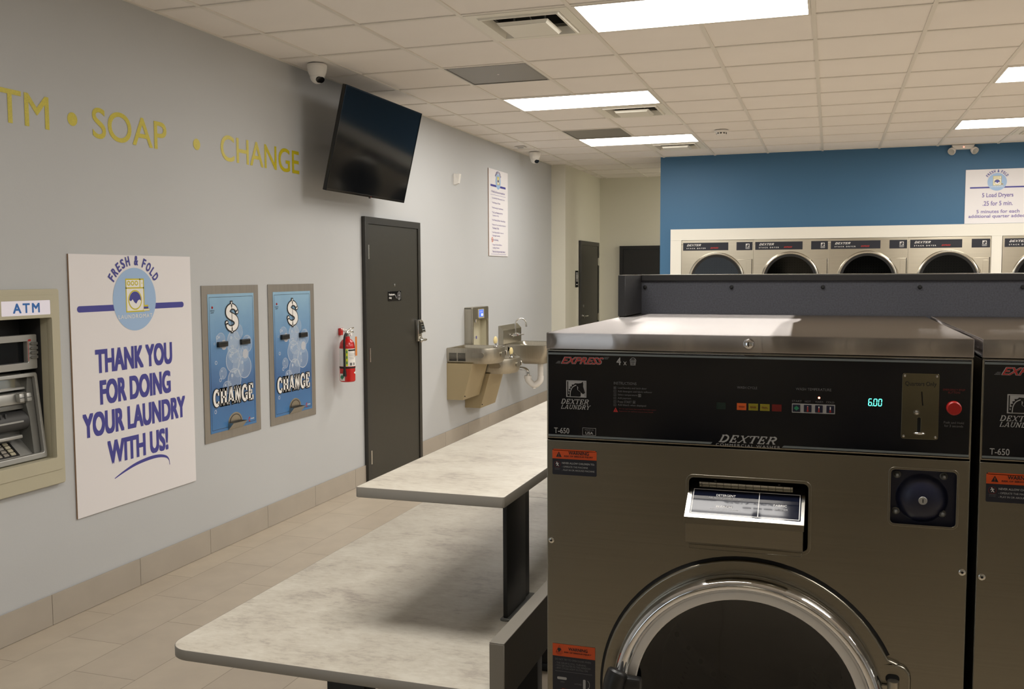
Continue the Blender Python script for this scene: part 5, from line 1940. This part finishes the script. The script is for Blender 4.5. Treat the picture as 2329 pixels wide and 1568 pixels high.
    f.box(.5925, .7005, 1.2195, 1.319, -.02, -.0125, 'navy')
    dl = f.build('vacuum_breaker', t)
    f = MB(); f.lathe([(0, .012), (.012, .0115), (.026, .008), (.036, .001), (.039, -.004), (.042, -.0055), (.044, -.0055)], 'navy', T=T3(.6455, 1.2665, -.0075), n=36); f.build('dome', dl)
    f = MB(); f.lathe([(0, .0015), (.0062, .0015), (.0070, 0)], 'silver', T=T3(.6460, 1.2655, .0045), n=20); f.rect(.6452, 1.2625, .6468, 1.2685, .0063, 'dark'); f.build('lock', dl)
    for x, z in ((.6065, 1.3045), (.6780, 1.3055), (.6055, 1.2425), (.6770, 1.2430)):
        f = MB(); f.lathe([(0, .014), (.002, .0135), (.004, .010), (.0048, .004), (.0062, .003), (.0062, 0)], 'silver_dark', T=T3(x, z, -.0125), n=16); f.build('acorn_nut', dl)
    # warning labels
    f = MB(); w = .0004
    f.poly(rrect_pts(.0105, 1.2700, .0945, 1.3180, .0025), w, 'navy_label')
    f.rect(.0105, 1.3000, .0945, 1.3160, w + .0002, 'ink_orange'); f.rect(.0125, 1.3150, .0925, 1.3180, w + .0002, 'ink_orange', .001)
    f.poly([(.0175, 1.3032), (.0285, 1.3032), (.0230, 1.3135)], w + .0004, 'ink_black'); f.rect(.0226, 1.3062, .0234, 1.3102, w + .0006, 'ink_orange'); f.rect(.0226, 1.3042, .0234, 1.3052, w + .0006, 'ink_orange')
    f.text('WARNING', .0415, 1.3085, .0800, 1.3148, w + .0004, 'ink_black', bold=.025)
    f.text('RISK OF SERIOUS INJURY', .0330, 1.3032, .0880, 1.3065, w + .0004, 'ink_black', bold=.025)
    f.text('NEVER ALLOW CHILDREN TO:', .0290, 1.2905, .0905, 1.2940, w + .0003, 'ink_grey', bold=.02)
    f.text('- OPERATE THE MACHINE', .0290, 1.2838, .0780, 1.2870, w + .0003, 'ink_grey')
    f.text('- PLAY IN OR AROUND MACHINE', .0290, 1.2776, .0905, 1.2808, w + .0003, 'ink_grey')
    f.ring(.0200, 1.2893, .0055, .0061, w + .0003, 'ink_red_dim', 24)
    for p, q in (((.0195, 1.2915), (.0208, 1.2888)), ((.0208, 1.2888), (.0225, 1.2860)), ((.0205, 1.2888), (.0185, 1.2866)), ((.0198, 1.2912), (.0226, 1.2910)), ((.0196, 1.2910), (.0172, 1.2898))):
        f.line(p, q, .0010, w + .0003, 'ink_white')
    f.disc(.0190, 1.2928, .0010, w + .0003, 'ink_white', 10)
    f.text('CHILDREN', .0150, 1.2812, .0255, 1.2826, w + .0003, 'ink_dim'); f.text('PLAYING', .0155, 1.2788, .0248, 1.2802, w + .0003, 'ink_dim')
    f.build('warning_label', t)
    f = MB()
    f.rect(.0105, .800, .0925, .948, w, 'navy_label', .0015)
    f.rect(.0105, .9245, .0925, .948, w + .0002, 'ink_orange')
    f.stroke([(.017, .932), (.030, .932), (.0235, .9445), (.017, .932)], .0008, w + .0004, 'ink_red_dim')
    f.poly(circ_pts(.0235, .9370, .0034, 12), w + .0005, 'ink_black'); f.line((.0225, .936), (.0228, .9325), .0018, w + .0005, 'ink_black')
    f.text('ROTATING', .017, .9293, .030, .9306, w + .0004, 'ink_red_dim'); f.text('DRUM', .0195, .9272, .0275, .9285, w + .0004, 'ink_red_dim')
    f.text('WARNING', .0410, .9368, .0780, .9428, w + .0004, 'ink_black', bold=.025)
    f.text('RISK OF SERIOUS INJURY', .0330, .9310, .0850, .9342, w + .0004, 'ink_black', bold=.025)
    for s_, x0, x1, z in (('DO NOT TRY TO OPEN DOOR WHEN:', .0155, .0850, .9165), ('- THE DRUM IS STILL TURNING', .0155, .0750, .9095), ('- YOU SEE WATER IN THE WINDOW', .0155, .0840, .9045), ('- ANY CYCLE LIGHT IS STILL ON', .0155, .0785, .8995)):
        f.text(s_, x0, z, x1, z + .0036, w + .0003, 'ink_dim')
    f.rect(.0155, .8950, .0870, .8957, w + .0003, 'ink_dim')
    f.rect(.0195, .8795, .0380, .8845, w + .0003, 'ink_grey', .002)
    f.text('OPEN', .0255, .8735, .0335, .8765, w + .0003, 'ink_dim')
    f.rect(.0695, .8660, .0745, .8845, w + .0003, 'ink_grey', .002)
    f.text('LATCHED', .0530, .8725, .0670, .8755, w + .0003, 'ink_dim')
    f.stroke(_arc(.0770, .8750, .0050, .0080, 80, -50, 8), .0007, w + .0003, 'ink_grey'); f.poly([(.0782, .8690), (.0815, .8690), (.0790, .8660)], w + .0003, 'ink_grey')
    f.rect(.0290, .846, .0740, .862, w + .0003, 'ink_orange')
    f.build('warning_label', t)
    # door: pressed flange with hinge ear
    R1 = .258
    ear = []
    for i in range(72):
        a = math.radians(25 + (335 - 25) * i / 71)
        ear.append((CX + R1 * math.cos(a), CZ_ + R1 * math.sin(a)))
    low = smooth_path([(ear[-1][0], ear[-1][1], 0), (CX + .248, CZ_ - .118, 0), (CX + .258, CZ_ - .112, 0)], 4)
    earR = [(CX + .243, CZ_ - .117), (CX + .252, CZ_ - .110)] + rrect_pts(CX + .20, CZ_ - .105, CX + .270, CZ_ + .102, .022)[0:7] + rrect_pts(CX + .20, CZ_ - .105, CX + .270, CZ_ + .102, .022)[7:14] + [(CX + .252, CZ_ + .103), (CX + .243, CZ_ + .106)]
    outer = ear + earR
    f = MB()
    f.plate(outer, [circ_pts(CX, CZ_, .206, 72)], -.002, .009, 'steel', .004)
    f.lathe([(.2575, .0012), (.2605, .0003), (.2630, .0003)], 'dark', T=T3(CX, CZ_, 0), n=72, a0=26, a1=334)
    fl = f.build('door_flange', t)
    f = MB(); f.rect(CX + .230, CZ_ + .070, CX + .252, CZ_ + .086, .0094, 'dark', .0075); f.build('hinge_slot', fl)
    f = MB()
    f.tube([(CX + .242, CZ_ - .07, .018), (CX + .242, CZ_ + .078, .018)], .0095, 'steel_plain', 16)
    f.box(CX + .205, CX + .242, CZ_ - .06, CZ_ + .068, .012, .018, 'steel_plain')
    f.build('hinge', fl)
    # door: chrome ring, pale inner ring, glass
    f = MB()
    prof = [(.2340, .010), (.2350, .018), (.2335, .028), (.2290, .037), (.2230, .041), (.2165, .040), (.2115, .034), (.2085, .030)]
    prof = [(p.x, p.y) for p in smooth_path([(a, c, 0) for a, c in prof], 4)]
    f.lathe(prof[::-1], 'chrome', T=T3(CX, CZ_, 0), n=96)
    dr = f.build('door', t)
    f = MB(); f.lathe([(.1925, .024), (.1945, .0285), (.2075, .0295), (.2085, .0290)], 'white', T=T3(CX, CZ_, 0), n=96); f.build('inner_ring', dr)
    f = MB(); f.lathe([(0, .002), (.06, .004), (.12, .010), (.165, .018), (.1925, .025)], 'door_glass', T=T3(CX, CZ_, 0), n=72); f.build('door_glass', dr)
    f = MB(); f.lathe([(.1915, .022), (.185, -.04), (.17, -.06), (.165, -.10)], 'rubber', T=T3(CX, CZ_, 0), n=64); f.build('gasket', dr)
    f = MB()
    hx = CX - .222
    f.tube(smooth_path([(hx + .004, CZ_ + .050, .050), (hx - .004, CZ_ + .02, .058), (hx - .006, CZ_ - .05, .06), (hx, CZ_ - .10, .054)], 5), [.016] + [.019] * 14 + [.017], 'black', 16)
    f.box(hx - .016, hx + .045, CZ_ + .008, CZ_ + .040, .034, .056, 'black', .006)
    f.lathe([(0, .03), (.022, .028), (.028, .018), (.03, 0)], 'black', T=T3(hx + .004, CZ_ - .01, .036), n=24)
    f.build('handle', dr)
    # drum
    f = MB()
    f.lathe([(.20, -.105), (.255, -.11), (.262, -.13), (.262, -.62), (.24, -.64), (0, -.64)], 'drum', T=T3(CX, CZ_, 0), n=64)
    for k in range(3):
        Q = T3(CX, CZ_, 0) @ Matrix.Rotation(2 * PI * k / 3 + .5, 4, 'Z')
        f.prism([(-.045, -.262), (.045, -.262), (.016, -.19), (-.016, -.19)], -.6, -.14, 'drum', T=Q)
    f.build('drum', t)
    return t


washer = make_washer()
FY = 1.700
WX0 = -.4945
PITCH = WW + .0135
tag(washer, 'stainless front-loading washer in the foreground, whole control panel in view', 'washing machine', 'front-loading washers')
washer.matrix_world = on_front(WX0, FY, 0)
dup(washer, on_front(WX0 + PITCH, FY, 0), 'stainless washer cut by the right edge, next to the foreground washer', 'front-loading washers')
dup(washer, on_front(WX0 + 2 * PITCH, FY, 0), 'stainless washer beyond the right edge of the photo', 'front-loading washers')
f = MB(); f.box(WX0 + .01, WX0 + 3 * PITCH - .02, 1.72, 2.54, 0, ZB - .0005, 'dark_grey', .003, 1)
tag(f.build('machine_plinth'), 'dark raised plinth under the foreground washers', 'plinth')

# bulkhead behind the washers
BX1 = WX0 + 3 * PITCH + .01
t = thing('washer_bulkhead', 'dark blue-grey flecked bulkhead rising behind the foreground washers', 'bulkhead', T3(WX0 - .003, 2.5565, 0))
BL = BX1 - WX0
f = MB(); f.box(.018, BL - .018, 0.0, .555, .0, 1.6215, 'granite'); f.build('face_panel', t)
f = MB(); f.box(0.018, BL - .018, -.004, .56, 1.6215, 1.6372, 'granite_edge', .0012, 1); f.build('top_cap', t)
f = MB(); f.box(0.0, BL, -.003, .772, 1.6374, 1.6384, 'steel_plain'); f.box(0.0, .018, -.214, -.003, 1.6374, 1.6384, 'steel_plain'); f.build('top_trim', t)
for x in (0, BL - .018):
    f = MB(); f.box(x, x + .018, -.216, .774, 1.5365, 1.6373, 'granite_edge', .0008, 1); f.box(x, x + .018, .0, .774, .001, 1.5362, 'granite_edge'); f.build('end_panel', t)
x = .0275
while x < BL - .05:
    f = MB(); f.lathe([(0, .0045), (.003, .0042), (.0048, .002), (.0052, 0)], 'black', T=Matrix.Translation((x, 0, 1.6055)) @ Matrix.Rotation(PI / 2, 4, 'X'), n=16); f.build('bolt', t)
    x += .2262

# ================================================================== DRYERS
DW = .8465


def make_dryer():
    t = thing('stack_dryer', '', 'dryer', on_front(0, 0, 0))
    f = MB()
    f.box(.002, DW - .002, .0, 2.036, -.6, -.585, 'steel_dull'); f.box(.002, .004, .0, 2.036, -.6, -.004, 'steel_dull'); f.box(DW - .004, DW - .002, .0, 2.036, -.6, -.004, 'steel_dull'); f.box(.002, DW - .002, 2.032, 2.036, -.6, -.004, 'steel_dull'); f.box(.002, DW - .002, 0, .03, -.6, -.004, 'steel_dull')
    f.build('cabinet', t)
    f = MB()
    cx, cz, R_ = .4185, 1.563, .330
    cz2 = .60
    f.plate([(.001, .03), (DW - .001, .03), (DW - .001, 1.055), (.001, 1.055)], [circ_pts(cx, cz2, .285, 56)], -.003, .003, 'steel_dryer', .001)
    f.plate([(.001, 1.06), (DW - .001, 1.06), (DW - .001, 2.036), (.001, 2.036)], [circ_pts(cx, cz, .285, 56)], -.003, .003, 'steel_dryer', .001)
    fp = f.build('front_panel', t)
    for x, z in ((.010, 1.99), (DW - .010, 1.99)):
        f = MB(); f.lathe([(0, .003), (.006, .001), (.007, 0)], 'chrome_soft', T=T3(x, z, .003), n=12); f.build('screw', fp)
    for base in (1.06, .055):
        o = base - 1.06
        f = MB(); w = .0055
        f.box(.020, .555, 1.916 + o, 2.009 + o, .003, .005, 'navy_label', .0005, 1)
        f.serif('DEXTER', .062, 1.969 + o, .240, 1.992 + o, w, 'ink_white', th=.2, sth=.12, shear=.5)
        f.text('STACK DRYER', .062, 1.935 + o, .289, 1.949 + o, w, 'ink_white', spacing=1.6, bold=.02)
        f.text('EXPRESS', .345, 1.937 + o, .440, 1.953 + o, w, 'ink_red', shear=.45, bold=.03)
        f.build('name_panel', t)
        f = MB()
        f.box(.650, .835, 1.914 + o, 2.010 + o, .003, .005, 'navy_label', .0005, 1)
        horse(f, .757, 1.950 + o, .800, 1.990 + o, w, 'ink_white', 'navy_label')
        f.rect(.752, 1.938 + o, .805, 1.944 + o, w, 'ink_grey'); f.rect(.756, 1.929 + o, .801, 1.934 + o, w, 'ink_grey')
        f.build('emblem_panel', t)
        c = cz + o if o == 0 else cz2
        f = MB()
        f.lathe([(.300, .014), (.3035, .020), (.312, .026), (.322, .024), (.329, .014), (.331, .003)], 'chrome_soft', T=T3(cx, c, 0), n=72)
        dd = f.build('door', t)
        f = MB(); f.lathe([(.272, .012), (.301, .015)], 'black', T=T3(cx, c, 0), n=64); f.build('door_rim', dd)
        f = MB(); f.lathe([(0, .008), (.2, .010), (.273, .012)], 'door_glass', T=T3(cx, c, 0), n=64); f.build('door_glass', dd)
        f = MB()
        f.plate([(.655, c + .242), (.840, c + .242), (.840, c - .242), (.655, c - .242), (.745, c - .1), (.757, c), (.745, c + .1)], [], .0032, .016, 'steel_dryer', .003)
        f.plate(rrect_pts(.765, c - .20, .825, c + .215, .012), [], .016, .020, 'steel_dryer', .002)
        f.rect(.828, c - .22, .836, c + .245, .0165, 'dark')
        f.build('door_ear', dd)
        f = MB()
        f.lathe([(.283, 0), (.283, -.03), (.36, -.06), (.36, -.56), (0, -.58)], 'drum', T=T3(cx, c, 0), n=48)
        f.build('drum', t)
    return t


dry = make_dryer()
YD = YB - .05
tag(dry, 'stacked steel dryer at the left end of the row, beside the blue strip', 'dryer', 'stacked dryers')
dx0 = -1.7165
dry.matrix_world = on_front(dx0, YD, 0)
for k, lab in ((1, 'stacked steel dryer second from the left end of the row'), (2, 'stacked steel dryer third from the left, behind the washer lock'), (3, 'stacked steel dryer next to the white divider post'), (4, 'stacked steel dryer right of the white divider, cut by the photo edge'), *[(q, 'stacked steel dryer further along the row, past the right edge of the photo') for q in (5, 6, 7)]):
    dup(dry, on_front(dx0 + k * DW + (.112 if k > 3 else 0), YD, 0), lab, 'stacked dryers')
BK = lambda x: Matrix(((-1, 0, 0, x), (0, 0, 1, YF + .62), (0, 1, 0, 0), (0, 0, 0, 1)))
for k in range(5):
    dup(dry, BK(2.3 - k * DW), 'stacked steel dryer in the facing row behind the camera', 'dryers in the facing row')
e4 = dx0 + 4 * DW
t = thing('dryer_surround', 'white panel surround framing the dryers on the blue wall', 'surround', on_front(0, YB, 0))
for nm, xa, xb, za, zb in (('header_panel', -1.851, 5.4, 2.040, 2.174), ('side_panel', -1.851, dx0 - .003, 0, 2.0395), ('divider_post', e4 + .003, e4 + .109, 0, 2.0395), ('side_panel', 5.2, 5.4, 0, 2.0395)):
    f = MB(); f.box(xa, xb, za, zb, .001, .045, 'white_trim', .001, 1); f.build(nm, t)

# dryer price sign
t = thing('price_sign', 'white 5 Load Dryers price sign on the blue wall, cut by the right edge', 'sign', on_front(1.398, YB, 2.178))
f = MB(); f.box(0, .63, 0, .592, .001, .008, 'white_board', .001, 1); f.build('panel', t)
f = MB(); w = .0095
f.rect(.045, .385, .59, .401, w, 'ink_blue', .008)
logo(f, .316, .452, .096, w + .0008)
f.build('emblem', t)
f = MB()
for s_, x0, x1, z0, z1 in (('5 Load Dryers', .170, .480, .272, .332), ('.25 for 5 min.', .178, .476, .194, .244), ('5 minutes for each', .118, .545, .112, .150), ('additional quarter added', .040, .600, .052, .098)):
    f.text(s_, x0, z0, x1, z1, w, 'purple_ink', bold=.012)
f.build('lettering', t)
